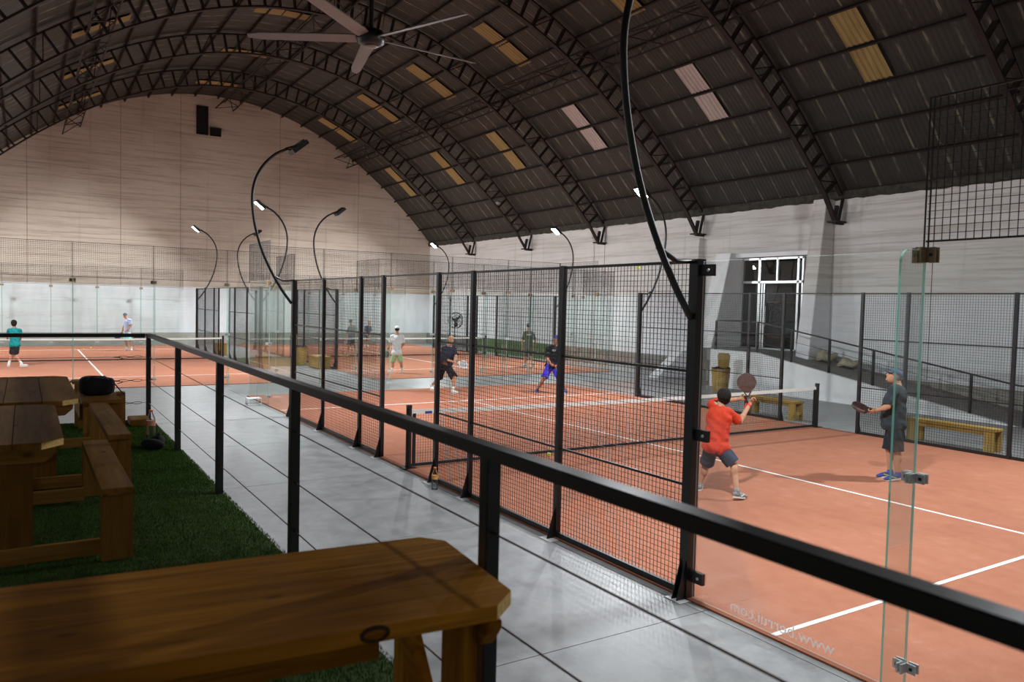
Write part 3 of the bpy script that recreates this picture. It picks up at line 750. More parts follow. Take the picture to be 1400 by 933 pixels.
# C
glass_wall(line_pts(23.1, 7.9, 23.1, -2.1, 5), 'near end glass wall of the far left court behind the deck railing', [(23.1, y) for y in (5.9, 3.9, 1.9, -.1)], (-1, 0), [((23.1, 7.9), (23.1, -2.1))])
glass_wall([(23.12, -2.1), (25.1, -2.1), (27.03, -2.1)], 'right glass corner wall of the far left court', [(25.1, -2.1)], (0, -1), [((23.12, -2.1), (25.1, -2.1))])
glass_wall(line_pts(43.1, 7.9, 43.1, -2.1, 5), 'end glass wall of the far left court in front of the gable', [(43.1, y) for y in (5.9, 3.9, 1.9, -.1)], (1, 0), [((43.1, 7.9), (43.1, -2.1))])
for a in ((4, 0, 1, 'tall bowed floodlight arm nearest the camera, its head above the picture'),
          (16, 0, 1, 'bowed floodlight arm with dark head seen from behind, rising by the railing at left centre'),
          (4, -10, -1, 'floodlight arm on the ramp side of the nearest court, outside the picture'),
          (16, -10, -1, 'brightest floodlight in view, its arm behind the near bowed arm'),
          (27.1, -4.9, 1, 'floodlight arm with dark head beside the far court, right of the two crossing arms'),
          (39.1, -4.9, 1, 'small distant floodlight arm with dark head bowing left'),
          (27.1, -14.9, -1, 'lit floodlight above the side fence, right of the middle of the picture'),
          (39.1, -14.9, -1, 'small lit floodlight nearest the corner of gable and side wall'),
          (27.1, -2.1, -1, 'lit floodlight whose arm bows right, crossing the dark arm at left centre'),
          (39.1, -2.1, -1, 'leftmost lit floodlight, small and far, arm bowing right'),
          (27.1, 7.9, 1, 'floodlight arm on the left side of the far left court, out of view'),
          (39.1, 7.9, 1, 'distant floodlight arm on the left side of the far left court, out of view')): lamp_arm(*a)
# lettering on the near corner glass (reads from inside the court)
tc = bpy.data.curves.new('web_address', 'FONT'); tc.body = 'www.berrui.com'; tc.size = .135; tc.extrude = .0004; tc.align_x = 'LEFT'
to = bpy.data.objects.new('web_address', tc); C.objects.link(to)
bpy.context.view_layer.update()
dg = bpy.context.evaluated_depsgraph_get(); me = bpy.data.meshes.new_from_object(to.evaluated_get(dg)); bpy.data.objects.remove(to)
me.materials.clear(); me.materials.append(MT['letter'])
xs_ = [v.co.x for v in me.vertices]; wtx = max(xs_)-min(xs_)
lo = bpy.data.objects.new('web_address', me)
M = Matrix(((.98/wtx, 0, 0, 2.50), (0, 0, 1, .0085), (0, 1, 0, .07), (0, 0, 0, 1)))
link(lo, g1, wmat(g1).inverted() @ M); lo['label'] = 'pale web address lettering reading www.berrui.com, seen reversed'
# small blue badge on the near net tape
for nobj in [o for o in S.objects if o.name == 'padel_net']:
    MB().box((9.987, -.42, .845), (9.991, -.30, .885)).build('badge', MT['navy_patch'], nobj)

# ------------------------------------------------------------------ raised deck, turf, railing
DH = .97
o = MB().box((-5.5, 3.60, 0), (10.15, YL, DH-.02)).build('raised_deck', MT['concrete_dark']); tag(o, 'raised concrete deck under the picnic tables', 'deck', kind='structure')
cp = MB().box((-5.4, 3.62, DH-.02), (10.12, YL, DH)).build('turf_backing', MT['turf_mat'], o)
rs = np.random.RandomState(5)
def blades(x0, x1, y0, y1, n, hh, name, parent):
    x = rs.uniform(x0, x1, n); y = rs.uniform(y0, y1, n); a = rs.uniform(0, 2*PI, n); l = rs.uniform(-.4, .4, (n, 2))*hh; h = hh*rs.uniform(.6, 1.2, n); wd = .0022+.0008*(x > 6)
    V = np.zeros((n, 3, 3)); V[:, 0] = np.c_[x-wd*np.cos(a), y-wd*np.sin(a), np.full(n, DH-.002)]; V[:, 1] = np.c_[x+wd*np.cos(a), y+wd*np.sin(a), np.full(n, DH-.002)]; V[:, 2] = np.c_[x+l[:, 0], y+l[:, 1], DH+h]
    me = bpy.data.meshes.new(name); me.vertices.add(n*3); me.vertices.foreach_set('co', V.ravel()); me.loops.add(n*3); me.loops.foreach_set('vertex_index', np.arange(n*3)); me.polygons.add(n)
    me.polygons.foreach_set('loop_start', np.arange(n)*3); me.polygons.foreach_set('loop_total', np.full(n, 3)); me.update(calc_edges=True); me.validate()
    me.materials.append(MT['grass']); ob = bpy.data.objects.new(name, me); link(ob, parent); return ob
tf = blades(1.0, 10.12, 3.60, 6.3, 330000, .017, 'artificial_grass', None)
tag(tf, 'dark green artificial grass carpet covering the deck', 'artificial grass', kind='stuff')

RYY, RT = 3.65, 2.10
t = thing('railing', 'black steel railing with thin cables running away along the deck edge', 'railing', (5, RYY, DH), group='deck railings')
for x in (10.0, 7.74, 5.70, 3.63, 1.36, -.62, -2.6): MB().cbox((x, RYY, (DH+RT-.04)/2), (.055, .055, RT-.04-DH)).build('post', MT['black_paint'], t, bevel=.003)
MB().box((-5.4, RYY-.032, RT-.045), (10.03, RYY+.032, RT)).build('top_rail', MT['black_paint'], t, bevel=.004)
for z in (1.80, 1.50, 1.21): MB().tube([(-5.4, RYY, z), (10.0, RYY, z)], .0035, 8).build('cable', MT['cable'], t)
for x in (10.0, 7.74, 5.70, 3.63, 1.36):
    for z in (1.80, 1.50, 1.21): MB().tube([(x-.045, RYY, z), (x+.045, RYY, z)], .006, 8).build('grommet', MT['rubber'], t)
t = thing('railing', 'short black railing closing the far end of the deck, with turnbuckles', 'railing', (10, 6.4, DH), group='deck railings')
for y in (6.4, 8.8): MB().cbox((10.0, y, (DH+RT-.04)/2), (.055, .055, RT-.04-DH)).build('post', MT['black_paint'], t)
MB().box((9.97, RYY+.04, RT-.045), (10.03, YL, RT)).build('top_rail', MT['black_paint'], t)
for z in (1.80, 1.50, 1.21):
    MB().tube([(10, YL, z), (10, RYY+.45, z), (10, RYY+.30, z-.01)], .003, 6).build('cable', MT['cable'], t)
    m = MB()
    for yc in (RYY+.13, RYY+.29):
        P = [(10, yc+.055*math.cos(a), z+.014*math.sin(a)) for a in np.linspace(0, 2*PI, 15)]; m.tube(P, .0035, 5, False)
    m.tube([(10, RYY+.03, z), (10, RYY+.075, z)], .003, 5); m.tube([(10, RYY+.18, z), (10, RYY+.235, z)], .006, 5)
    m.tube([(10, RYY+.30, z-.02), (10.0, RYY+.36, z-.035)], .005, 5).tube([(10, RYY+.33, z), (10.0, RYY+.40, z)], .006, 5)
    m.build('turnbuckle', MT['dark_steel'], t)

# ------------------------------------------------------------------ picnic tables
def plank(name, a, b, key, parent, bevel=.004):
    return MB().box(a, b).build(name, MT[key], parent, bevel=bevel)
def plank_poly(name, poly, z0, z1, key, parent, bevel=.003):
    mb = MB().prism(poly, z0, z1); n = len(poly)
    for i in range(n):
        (ax, ay), (bx_, by_) = poly[i], poly[(i+1) % n]
        if min(abs(bx_-ax), abs(by_-ay)) > .035: mb.mi[2+i] = 1      # the clipped corners show end grain
    return mb.build(name, [MT[key], MT['end_grain']], parent, bevel=bevel)
# foreground table, long side across the view
t = thing('picnic_table', 'large honey brown wooden table in the foreground with a clipped corner', 'table', (1.35, 5.2, DH), group='wooden picnic tables on the deck')
zt = 1.72
plank_poly('tabletop_plank', [(.955, 3.855), (1.045, 3.765), (1.1928, 3.765), (1.1928, 6.9), (.955, 6.9)], zt-.045, zt, 'wood_y', t, .0009)
plank_poly('tabletop_plank', [(1.1932, 3.765), (1.4328, 3.765), (1.4328, 6.9), (1.1932, 6.9)], zt-.045, zt, 'wood_y', t, .0009)
plank_poly('tabletop_plank', [(1.4332, 3.765), (1.575, 3.765), (1.65, 3.835), (1.65, 6.9), (1.4332, 6.9)], zt-.045, zt, 'wood_y', t, .0009)
MB().prism([(.955, zt-.045), (.955, zt-.07), (1.01, zt-.135), (1.58, zt-.135), (1.63, zt-.075), (1.63, zt-.045)], 3.838, 3.883, Matrix(((1, 0, 0, 0), (0, 0, 1, 0), (0, 1, 0, 0), (0, 0, 0, 1)))).build('cross_beam', MT['wood_x'], t, bevel=.003)
MB().tube([(.956, 4.215+.036*math.cos(a), 1.698+.018*math.sin(a)) for a in np.linspace(0, 2*PI, 25)], .0065, 6, False).build('knot_ring', MT['burnt'], t)
MB().ell((.957, 4.215, 1.698), (.006, .033, .016), seg=16, rings=8).build('knot', MT['wood_y'], t, smooth=True)
plank('leg', (1.02, 3.885, DH+.012), (1.19, 3.93, zt-.046), 'wood_z', t); plank('leg', (1.52, 3.885, DH+.012), (1.645, 3.93, zt-.046), 'wood_z', t)
for x in (1.10, 1.50): plank('leg', (x, 6.2, DH+.012), (x+.15, 6.245, zt-.046), 'wood_z', t)
MB().bar((1.15, 3.955, 1.22), (1.55, 3.955, 1.62), .045, .09).build('brace', MT['wood_x'], t)
MB().bar((1.30, 4.10, zt-.20), (1.30, 6.2, zt-.20), .04, .10).build('stretcher', MT['wood_y'], t)
for xs0, xs1 in ((.36, .64), (1.98, 2.26)):
    pass
pv_ = Vector((1.3, 3.765, 0)); a_ = math.radians(-5.3); l_ = Vector(t.location)-pv_   # the table stands slightly askew
t.location = pv_+Vector((-.01, -.028, 0))+Matrix.Rotation(a_, 3, 'Z') @ l_; t.rotation_euler = (0, 0, a_)
# two tables set end to end along the deck, with slab benches
def long_set(x0, x1, yb, lab, grp, ytop=None):
    t = thing('picnic_table', lab, 'table', ((x0+x1)/2, yb+1.0, DH), group=grp)
    ye = ytop; zt = 1.715
    edges = [ye, ye+.262, ye+.524, ye+.786, ye+1.04]
    for i in range(4):
        a, b = edges[i]+.001, edges[i+1]-.001
        if i == 0: poly = [(x0+.14, a), (x1-.12, a), (x1, a+.10), (x1, b), (x0, b), (x0, a+.12)]
        else: poly = [(x0, a), (x1, a), (x1, b), (x0, b)]
        plank_poly('tabletop_plank', poly, zt-.045, zt, 'old_wood_x', t)
    for x in (x0+.13, x1-.22):
        MB().prism([(ye+.04, zt-.045), (ye+.04, zt-.085), (ye+.10, zt-.14), (ye+.96, zt-.14), (ye+1.02, zt-.045)], x, x+.09, Matrix(((0, 0, 1, 0), (1, 0, 0, 0), (0, 1, 0, 0), (0, 0, 0, 1)))).build('cross_beam', MT['old_wood_y'], t, bevel=.003)
        plank('leg', (x, ye+.16, DH+.012), (x+.045, ye+.34, zt-.14), 'old_wood_z', t)
        plank('leg', (x, ye+.72, DH+.012), (x+.045, ye+.90, zt-.14), 'old_wood_z', t)
        plank('runner', (x-.03, yb+.17, DH+.008), (x+.015, ye+1.0, DH+.105), 'old_wood_y', t)
        sx_ = 1 if x < (x0+x1)/2 else -1
        MB().bar((x+.03+sx_*.06, ye+.20, DH+.42), (x+.03+sx_*.5, ye+.25, zt-.06), .045, .07).build('brace', MT['old_wood_x'], t)
    # bench joined to the runners
    bz = 1.42; bx0, bx1 = x0-.06, x1-.08
    plank('bench_seat', (bx0, yb, bz-.045), (bx1, yb+.18, bz), 'old_wood_x', t)
    for x in (bx0+.01, bx1-.055): plank('bench_leg', (x, yb+.002, DH+.006), (x+.045, yb+.178, bz-.046), 'old_wood_z', t)
    return t
g_ = 'wooden picnic tables on the deck'
long_set(4.32, 6.15, 4.44, 'dark wooden picnic table at the left edge, nearest of the two lengthwise ones', g_, 4.80)
long_set(6.32, 8.55, 4.24, 'dark wooden picnic table behind the nearest lengthwise one at the left', g_, 4.62)
# stacked-board seat at the far end of the deck with the bag on it
t = thing('box_seat', 'short wooden seat at the far end of the deck carrying the black bag', 'seat', (9.2, 4.27, DH))
for i in range(2): plank('seat_plank', (8.72+.5*i, 4.08, 1.375), (9.215+.5*i, 4.47, 1.42), 'old_wood_y', t)
plank('leg', (8.76, 4.09, DH+.006), (8.81, 4.46, 1.374), 'old_wood_z', t); plank('leg', (9.62, 4.09, DH+.006), (9.67, 4.46, 1.374), 'old_wood_z', t)
plank('side_board', (8.82, 4.06, 1.20), (9.66, 4.10, 1.374), 'old_wood_x', t); plank('side_board', (8.82, 4.45, 1.20), (9.66, 4.49, 1.374), 'old_wood_x', t)
plank('corner_post', (9.55, 3.96, DH+.006), (9.70, 4.055, 1.40), 'old_wood_z', t)
t = thing('side_table', 'pale wooden board table behind the black bag at the deck end', 'table', (9.85, 4.4, DH))
for i in range(2): plank('tabletop_plank', (9.72+.11*i, 4.12, 1.50), (9.825+.11*i, 4.52, 1.54), 'pale_wood_y', t)
for y in (4.16, 4.44): plank('leg', (9.80, y, DH+.006), (9.85, y+.05, 1.499), 'pale_wood_z', t)
o = MB().box((9.55, 3.68, DH+.004), (9.95, 3.90, 1.055)).top('wood_block', MT['old_wood_x'], (9.75, 3.79, DH), bevel=.006); tag(o, 'low wooden block lying on the grass beside the corner post of the railing', 'block')
# black sports bag
def superell(c, r, p=4.0, seg=36, rings=20):
    V = []; sp = lambda v: math.copysign(abs(v)**(2/p), v)
    for i in range(rings+1):
        a = -PI/2+PI*i/rings
        for k in range(seg):
            t = 2*PI*k/seg; V.append((c[0]+r[0]*sp(math.cos(a))*sp(math.cos(t)), c[1]+r[1]*sp(math.cos(a))*sp(math.sin(t)), c[2]+r[2]*sp(math.sin(a))))
    F = [(i*seg+k, i*seg+(k+1) % seg, (i+1)*seg+(k+1) % seg, (i+1)*seg+k) for i in range(rings) for k in range(seg)]
    return V, F
V_, F_ = superell((9.25, 4.29, 1.525), (.14, .185, .105))
b = MB().add(V_, F_).top('sports_bag', MT['fabric_black'], (9.25, 4.29, 1.42), smooth=True)
for v_ in b.data.vertices: v_.co.z = max(.001, v_.co.z*(1+.05*math.sin(v_.co.y*17))); v_.co.x += .008*math.sin(v_.co.y*29+v_.co.z*20)
MB().tube([(9.13, 4.18, 1.60), (9.10, 4.22, 1.645), (9.10, 4.36, 1.65), (9.13, 4.40, 1.60)], .008, 8).build('handle', MT['plastic_black'], b)
MB().tube([(9.11, 4.12, 1.56), (9.09, 4.04, 1.45), (9.10, 4.02, 1.428), (9.06, 4.10, 1.427)], .007, 8).build('strap', MT['plastic_black'], b)
tag(b, 'black sports bag resting on the wooden seat at the end of the deck', 'bag')
b['category'] = 'bag'
def bag2():
    m = MB(); m.ell((7.95, 3.86, DH+.05), (.16, .085, .055), Matrix.Rotation(.5, 3, 'Z'), 20, 10); m.ell((8.13, 3.79, DH+.055), (.12, .075, .06), Matrix.Rotation(-.2, 3, 'Z'), 20, 10)
    m.tube([(8.02, 3.80, DH+.10), (8.14, 3.76, DH+.125), (8.26, 3.78, DH+.09), (8.25, 3.86, DH+.03)], .010, 8)
    o = m.top('shoulder_bag', MT['fabric_black'], (8.03, 3.83, DH), smooth=True); tag(o, 'small limp black bag lying on the grass by the railing post', 'bag')
bag2()
def bottle(x, y, z, h, lab, capc, lbl, grp='plastic water bottles'):
    t = thing('water_bottle', lab, 'bottle', (x, y, z), group=grp); r = h*.145
    prof = [(r*.5, 0), (r*.95, .004*h), (r, .05*h), (r*.94, .20*h), (r, .28*h), (r*.94, .36*h), (r, .45*h), (r, .66*h), (r*.9, .73*h), (r*.55, .86*h), (r*.40, .90*h), (r*.40, .93*h)]
    MB().lathe(prof, (x, y, z), 18).build('body', MT['bottle'], t, smooth=True)
    MB().lathe([(r*.40, .935*h), (r*.46, .936*h), (r*.46, 1.0*h), (r*.1, 1.002*h)], (x, y, z), 14).build('cap', MT[capc], t)
    MB().lathe([(r*1.015, .47*h), (r*1.02, .47*h), (r*1.02, .64*h), (r*1.015, .64*h)], (x, y, z), 18).build('label', MT[lbl], t)
    MB().lathe([(r*.86, .006*h), (r*.9, .03*h), (r*.86, .2*h), (r*.9, .28*h), (r*.86, .4*h), (r*.86, .45*h)], (x, y, z), 16).build('water', MT['water'], t, smooth=True)
simple('orange_plastic', (.75, .20, .04), .4); simple('pink_label', (.65, .25, .18), .5); simple('orange_label', (.70, .33, .08), .5, 0, .4, 40)
glass('water', (.96, .975, .98), .4)
bottle(8.58, 3.80, DH, .33, 'clear water bottle with a pink label standing on the green deck', 'orange_plastic', 'pink_label')
bottle(8.62, .20, 0, .31, 'clear water bottle standing on the concrete at the foot of the mesh fence', 'orange_plastic', 'orange_label')

# ------------------------------------------------------------------ outside furniture: benches, bins, boxes, fan
def slab_bench(x0, x1, y0, y1, lab, key='pale_wood_', solid=False, h=.45):
    t = thing('plank_bench', lab, 'bench', ((x0+x1)/2, (y0+y1)/2, 0), group='pale plank benches around the courts')
    yn = (y1-y0)/2
    for i in range(2): plank('seat_plank', (x0, y0+yn*i+.002, h-.05), (x1, y0+yn*(i+1)-.002, h), key+'x', t)
    lw = .18
    for x in (x0+.01, x1-.01-lw):
        plank('leg', (x, y0+.02, .004), (x+lw, y0+.07, h-.051), key+'z', t); plank('leg', (x, y1-.07, .004), (x+lw, y1-.02, h-.051), key+'z', t)
        if solid: plank('end_board', (x, y0+.07, .004), (x+.05, y1-.07, h-.051), key+'z', t)
    plank('apron', (x0+.19, y0+.03, h-.13), (x1-.19, y0+.07, h-.051), key+'x', t); plank('apron', (x0+.19, y1-.07, h-.13), (x1-.19, y1-.03, h-.051), key+'x', t)
    if solid:
        plank('front_board', (x0+.19, y0+.03, .02), (x1-.19, y0+.06, h-.14), key+'x', t); plank('front_board', (x0+.19, y1-.06, .02), (x1-.19, y1-.03, h-.14), key+'x', t)
    for dx in (.19, -.19):
        pass
    return t
slab_bench(6.45, 8.15, -10.75, -10.38, 'long pale wooden bench behind the capped player, outside the mesh fence')
slab_bench(10.9, 12.4, -10.75, -10.38, 'pale wooden bench behind the net post, right of the red shirted player')
slab_bench(27.25, 28.4, -4.75, -4.25, 'boxy wooden bench between the two far courts, nearest the glass', solid=True, h=.48)
slab_bench(27.9, 28.6, -2.7, -2.28, 'small wooden box bench seen through the corner glass', solid=True, h=.48)
slab_bench(35.3, 36.3, -2.75, -2.3, 'small far wooden box bench by the posts of the far left court', solid=True, h=.55)
def bin_(x, y, rz, lab):
    t = thing('litter_bin', lab, 'bin', (x, y, 0), rz, group='wooden litter bins')
    m = MB(); b0, b1 = .19, .24
    for s in (-1, 1):
        for k in range(4):
            a0, a1 = -1+k*.5, -.5+k*.5
            for ax in (0, 1):
                q = [(a0*b0+.003, s*b0, 0), (a1*b0-.003, s*b0, 0), (a1*b1-.003, s*b1, .72), (a0*b1+.003, s*b1, .72)]
                q2 = [(u, v-s*.02, z) for u, v, z in q]
                P = q+q2
                if ax: P = [(v, u, z) for u, v, z in P]
                MB().add(P, [(0, 1, 2, 3), (7, 6, 5, 4), (0, 4, 5, 1), (1, 5, 6, 2), (2, 6, 7, 3), (3, 7, 4, 0)]).build('slat', MT['pale_wood_z'], t, world=False)
    MB().box((-.15, -.15, .0), (.15, .15, .02)).build('bottom', MT['pale_wood_x'], t, world=False)
    mb = MB().tube([(.255*math.cos(a)*1.1, .255*math.sin(a)*1.1, .735+.012*math.sin(5*a)) for a in np.linspace(0, 2*PI, 25)], .02, 6, False)
    mb.lathe([(.23, .60), (.235, .73)], seg=18); mb.build('bin_liner', MT['plastic_black'], t, world=False)
    MB().prism([(-.17, .66), (.17, .66), (.20, 1.12), (.16, 1.20), (-.16, 1.20), (-.20, 1.12)], -.27, -.245, Matrix(((1, 0, 0, 0), (0, 0, 1, 0), (0, 1, 0, 0), (0, 0, 0, 1)))).build('back_board', MT['pale_wood_z'], t, world=False)
bin_(16.3, -13.75, .45, 'pale wooden litter bin with black liner in front of the white ramp side')
bin_(29.6, -4.25, 2.2, 'pale wooden litter bin with raised back board between the far courts')
o = MB().box((29.0, -4.7, .004), (33.5, -2.4, .02)).top('green_mat', MT['turf_mat'], (31, -3.5, 0)); tag(o, 'strip of bright green turf between the two far courts', 'mat', 'green turf pieces')
M = Matrix(((0, 0, 1, 0), (1, 0, 0, 0), (0, 1, 0, 0), (0, 0, 0, 1)))
o = MB().prism([(YR+.125, .003), (YR+.8, .003), (YR+.55, .35), (YR+.3, .62), (YR+.125, .70)], 29.0, 37.0, M).top('turf_bank', MT['turf_mat'], (33, YR+.4, 0)); tag(o, 'green turf covered bank along the foot of the side wall', 'turf bank', 'green turf pieces')
def pedestal_fan(x, y):
    t = thing('pedestal_fan', 'large black cage fan on a stand near the corner of the hall', 'fan', (x, y, 0), .0)
    MB().tube([(x, y, .03), (x, y, 1.5)], .02, 8).build('pole', MT['black_paint'], t); MB().lathe([(.28, 0), (.28, .03), (.05, .05)], (x, y, 0), 18).build('base', MT['black_paint'], t)
    m = MB(); c = Vector((x-.12, y, 1.62)); ax = Vector((-1, 0, 0))
    def ring(r, dx, th):
        m.tube([(c.x+dx, c.y+r*math.cos(a), c.z+r*math.sin(a)) for a in np.linspace(0, 2*PI, 25)], th, 5, False)
    ring(.45, -.05, .02); ring(.45, .05, .02); ring(.3, -.09, .012); ring(.15, -.1, .012)
    for k in range(24):
        a = 2*PI*k/24; m.tube([(c.x-.1, c.y+.05*math.cos(a), c.z+.05*math.sin(a)), (c.x-.09, c.y+.3*math.cos(a), c.z+.3*math.sin(a)), (c.x-.05, c.y+.45*math.cos(a), c.z+.45*math.sin(a))], .008, 4)
    m.build('cage', MT['black_paint'], t)
    MB().tube([c+Vector((.16, 0, 0)), c+Vector((-.06, 0, 0))], .09, 14).build('motor', MT['black_paint'], t)
    for k in range(3):
        a = 2*PI*k/3+.3; d = Vector((0, math.cos(a), math.sin(a))); s = Vector((0, -math.sin(a), math.cos(a)))
        V = [c+d*.07-s*.04, c+d*.07+s*.04, c+d*.38+s*.13+Vector((.03, 0, 0)), c+d*.38-s*.05-Vector((.03, 0, 0))]; V2 = [v+Vector((.006, 0, 0)) for v in V]
        MB().add(V+V2, [(0, 1, 2, 3), (7, 6, 5, 4), (0, 4, 5, 1), (1, 5, 6, 2), (2, 6, 7, 3), (3, 7, 4, 0)]).build('blade', MT['dark_steel'], t)
pedestal_fan(38.6, -16.0)
# white wire rack by the far corner of the near court
t = thing('wire_rack', 'small white wire rack on the floor by the far glass corner', 'rack', (18.4, .22, 0))
m = MB(); m.box((18.25, .10, .14), (18.55, .42, .155)); m.build('shelf', MT['pale_paint'], t)
for x in (18.26, 18.54):
    for y in (.11, .41): MB().cbox((x, y, .07), (.012, .012, .14)).build('leg', MT['pale_paint'], t)
MB().box((18.25, .10, .004), (18.262, .42, .02)).box((18.538, .10, .004), (18.55, .42, .02)).build('foot_bar', MT['pale_paint'], t)

# ceiling fan
def ceiling_fan(x, y, z):
    t = thing('ceiling_fan', 'big black and grey five blade ceiling fan hanging from the vault', 'fan', (x, y, z))
    zt_ = zr(y)-.05
    MB().tube([(x, y, z+.1), (x, y, zt_)], .045, 12).build('down_rod', MT['black_paint'], t)
    MB().lathe([(.10, -.16), (.15, -.14), (.24, -.10), (.26, .02), (.22, .12), (.08, .16)], (x, y, z), 24).build('motor', MT['black'], t, smooth=True)
    MB().lathe([(.02, -.185), (.09, -.18), (.12, -.165), (.12, -.155)], (x, y, z), 20).build('hub_cap', MT['fan_blade'], t, smooth=True)
    m = MB()
    for k in range(3):
        a = 2*PI*k/3+.4; m.tube([(x+.2*math.cos(a), y+.2*math.sin(a), z+.1), (x+.9*math.cos(a), y+.9*math.sin(a), zr(y)-.5)], .006, 5)
    m.build('guy_wire', MT['cable'], t)
    for a0 in BLADES:
        a = a0; d = Vector((math.cos(a), math.sin(a), 0)); s = Vector((-math.sin(a), math.cos(a), 0)); c = Vector((x, y, z-.02)); tw = Vector((0, 0, .035))
        V = []
        for r, wd in ((.28, .10), (.40, .115), (FANR-.25, .095), (FANR, .05)):
            for q in (-1, 1): V += [c+d*r+s*wd*q+tw*q*(wd/.115)]
        n = len(V); V += [v+Vector((0, 0, .022)) for v in V]
        F = []
        for i in range(3): F += [(2*i, 2*i+1, 2*i+3, 2*i+2), (n+2*i, n+2*i+2, n+2*i+3, n+2*i+1), (2*i, 2*i+2, n+2*i+2, n+2*i), (2*i+1, n+2*i+1, n+2*i+3, 2*i+3)]
        F += [(0, n, n+1, 1), (6, 7, n+7, n+6)]
        MB().add(V, F).build('blade', MT['fan_blade'], t)
FANR = 2.3
BLADES = [math.radians(q) for q in (-13, 58, 130, 202, 273)]
ceiling_fan(13.0, -.50, 7.50)
o = MB().lathe([(.02, -.12), (.10, -.10), (.16, 0), (.10, .08)], (32.1, -14.85, 7.62), 14).top('hanging_disc', MT['fan_blade'], (32.1, -14.85, 7.62), smooth=True); tag(o, 'small pale round lamp fixed to the second truss low on the right', 'lamp')

# ------------------------------------------------------------------ balls
for x, y, z, lb in ((9.80, -2.55, .052, 'yellow ball on the near side of the nearest net'), (9.2, -3.9, 3.27, 'yellow ball flying high above the near mesh fence'),
                    (22.6, -7.6, .034, 'yellow ball on the concrete behind the blue shorts player'), (20.9, -12.3, .034, 'yellow ball on the concrete behind the far glass corner, right'),
                    (15.5, -10.3, .034, 'yellow ball beside the ramp side fence'), (33.4, -14.6, .052, 'yellow ball at the far court net by the green bank'),
                    (39.74, 2.69, .052, 'yellow ball at the far end of the centre line in the far left court'), (41.0, 2.32, .052, 'yellow ball just beyond the far service line in the far left court'),
                    (27.83, -1.57, .052, 'yellow ball near the right service line end of the far left court'), (37.4, 1.7, .80, 'yellow ball in the air beside the coach')):
    m = MB(); m.ell((x, y, z), (.033,)*3, seg=14, rings=9); o = m.top('padel_ball', MT['ball'], (x, y, z-.033), smooth=True); tag(o, lb, 'ball', 'yellow padel balls')

# ------------------------------------------------------------------ people
def remesh(mb, name, mat, parent, vox, smooth=6, disp=0):
    me = mb.mesh(name+'_raw', [mat], True, wmat(parent).inverted())
    o = bpy.data.objects.new(name, me); C.objects.link(o)
    r = o.modifiers.new('r', 'REMESH'); r.mode = 'VOXEL'; r.voxel_size = vox; r.use_smooth_shade = True
    if smooth:
        q = o.modifiers.new('s', 'SMOOTH'); q.factor = .5; q.iterations = smooth
    dg = bpy.context.evaluated_depsgraph_get(); m2 = bpy.data.meshes.new_from_object(o.evaluated_get(dg))
    bpy.data.objects.remove(o); bpy.data.meshes.remove(me); m2.name = name
    m2.polygons.foreach_set('use_smooth', [True]*len(m2.polygons))
    m2.materials.clear(); m2.materials.append(mat)
    ob = bpy.data.objects.new(name, m2); link(ob, parent); return ob
def getco(ob):
    a = np.empty(len(ob.data.vertices)*3); ob.data.vertices.foreach_get('co', a); return a.reshape(-1, 3)
def getno(ob):
    a = np.empty(len(ob.data.vertices)*3); ob.data.vertices.foreach_get('normal', a); return a.reshape(-1, 3)
def setco(ob, a): ob.data.vertices.foreach_set('co', a.ravel()); ob.data.update()
def trim(ob, mask):
    """drop the masked vertices and even out the edge that is left, so the garment ends in a clean hem"""
    bm = bmesh.new(); bm.from_mesh(ob.data); bm.verts.ensure_lookup_table()
    bmesh.ops.delete(bm, geom=[bm.verts[int(q)] for q in np.nonzero(mask)[0]], context='VERTS')
    lone = [v for v in bm.verts if not v.link_faces]; bmesh.ops.delete(bm, geom=lone, context='VERTS')
    bv = [(v, [e.other_vert(v) for e in v.link_edges if e.is_boundary]) for v in bm.verts if v.is_boundary]
    for _ in range(14):
        new = [(v, (v.co+sum((n.co for n in nb), Vector()))/(1+len(nb))) for v, nb in bv]
        for v, c in new: v.co = c
    bm.to_mesh(ob.data); bm.free(); ob.data.polygons.foreach_set('use_smooth', [True]*len(ob.data.polygons)); ob.data.update()
def seg_u(p, a, b):
    a = np.array(a); d = np.array(b)-a; u = (p-a)@d/(d@d); return u, np.linalg.norm(p-a-u[:, None]*d, axis=1)
def cloth(key, col, folds=.5):
    m, nt, b = nodes(key); v = coords(nt, (1, 1, .6)); f = noise(nt, v, 9, 3, .5, .8)
    lo = tuple(c*.85 for c in col); hi = tuple(min(1, c*1.1) for c in col)
    nt.links.new(ramp(nt, f, [(.3, lo), (.7, hi)]), b.inputs['Base Color']); b.inputs['Roughness'].default_value = .85; b.inputs['Specular IOR Level'].default_value = .2
    bump(nt, b, f, folds, .03); MT[key] = m; return m
cloth('skin', (.50, .27, .17), .05); cloth('skin_dark', (.36, .18, .11), .05)
cloth('hair_dark', (.018, .014, .012), .4); cloth('hair_grey', (.22, .20, .18), .3)
simple('eye', (.03, .02, .015), .2); simple('shoe_white', (.72, .72, .72), .6, 0, .1, 40); simple('shoe_grey', (.25, .27, .28), .6, 0, .4, 40)
simple('shoe_blue', (.05, .07, .30), .6, 0, .3, 40); simple('shoe_lime', (.50, .75, .08), .6); simple('sole_white', (.75, .75, .72), .6); simple('sock_white', (.7, .7, .68), .9)
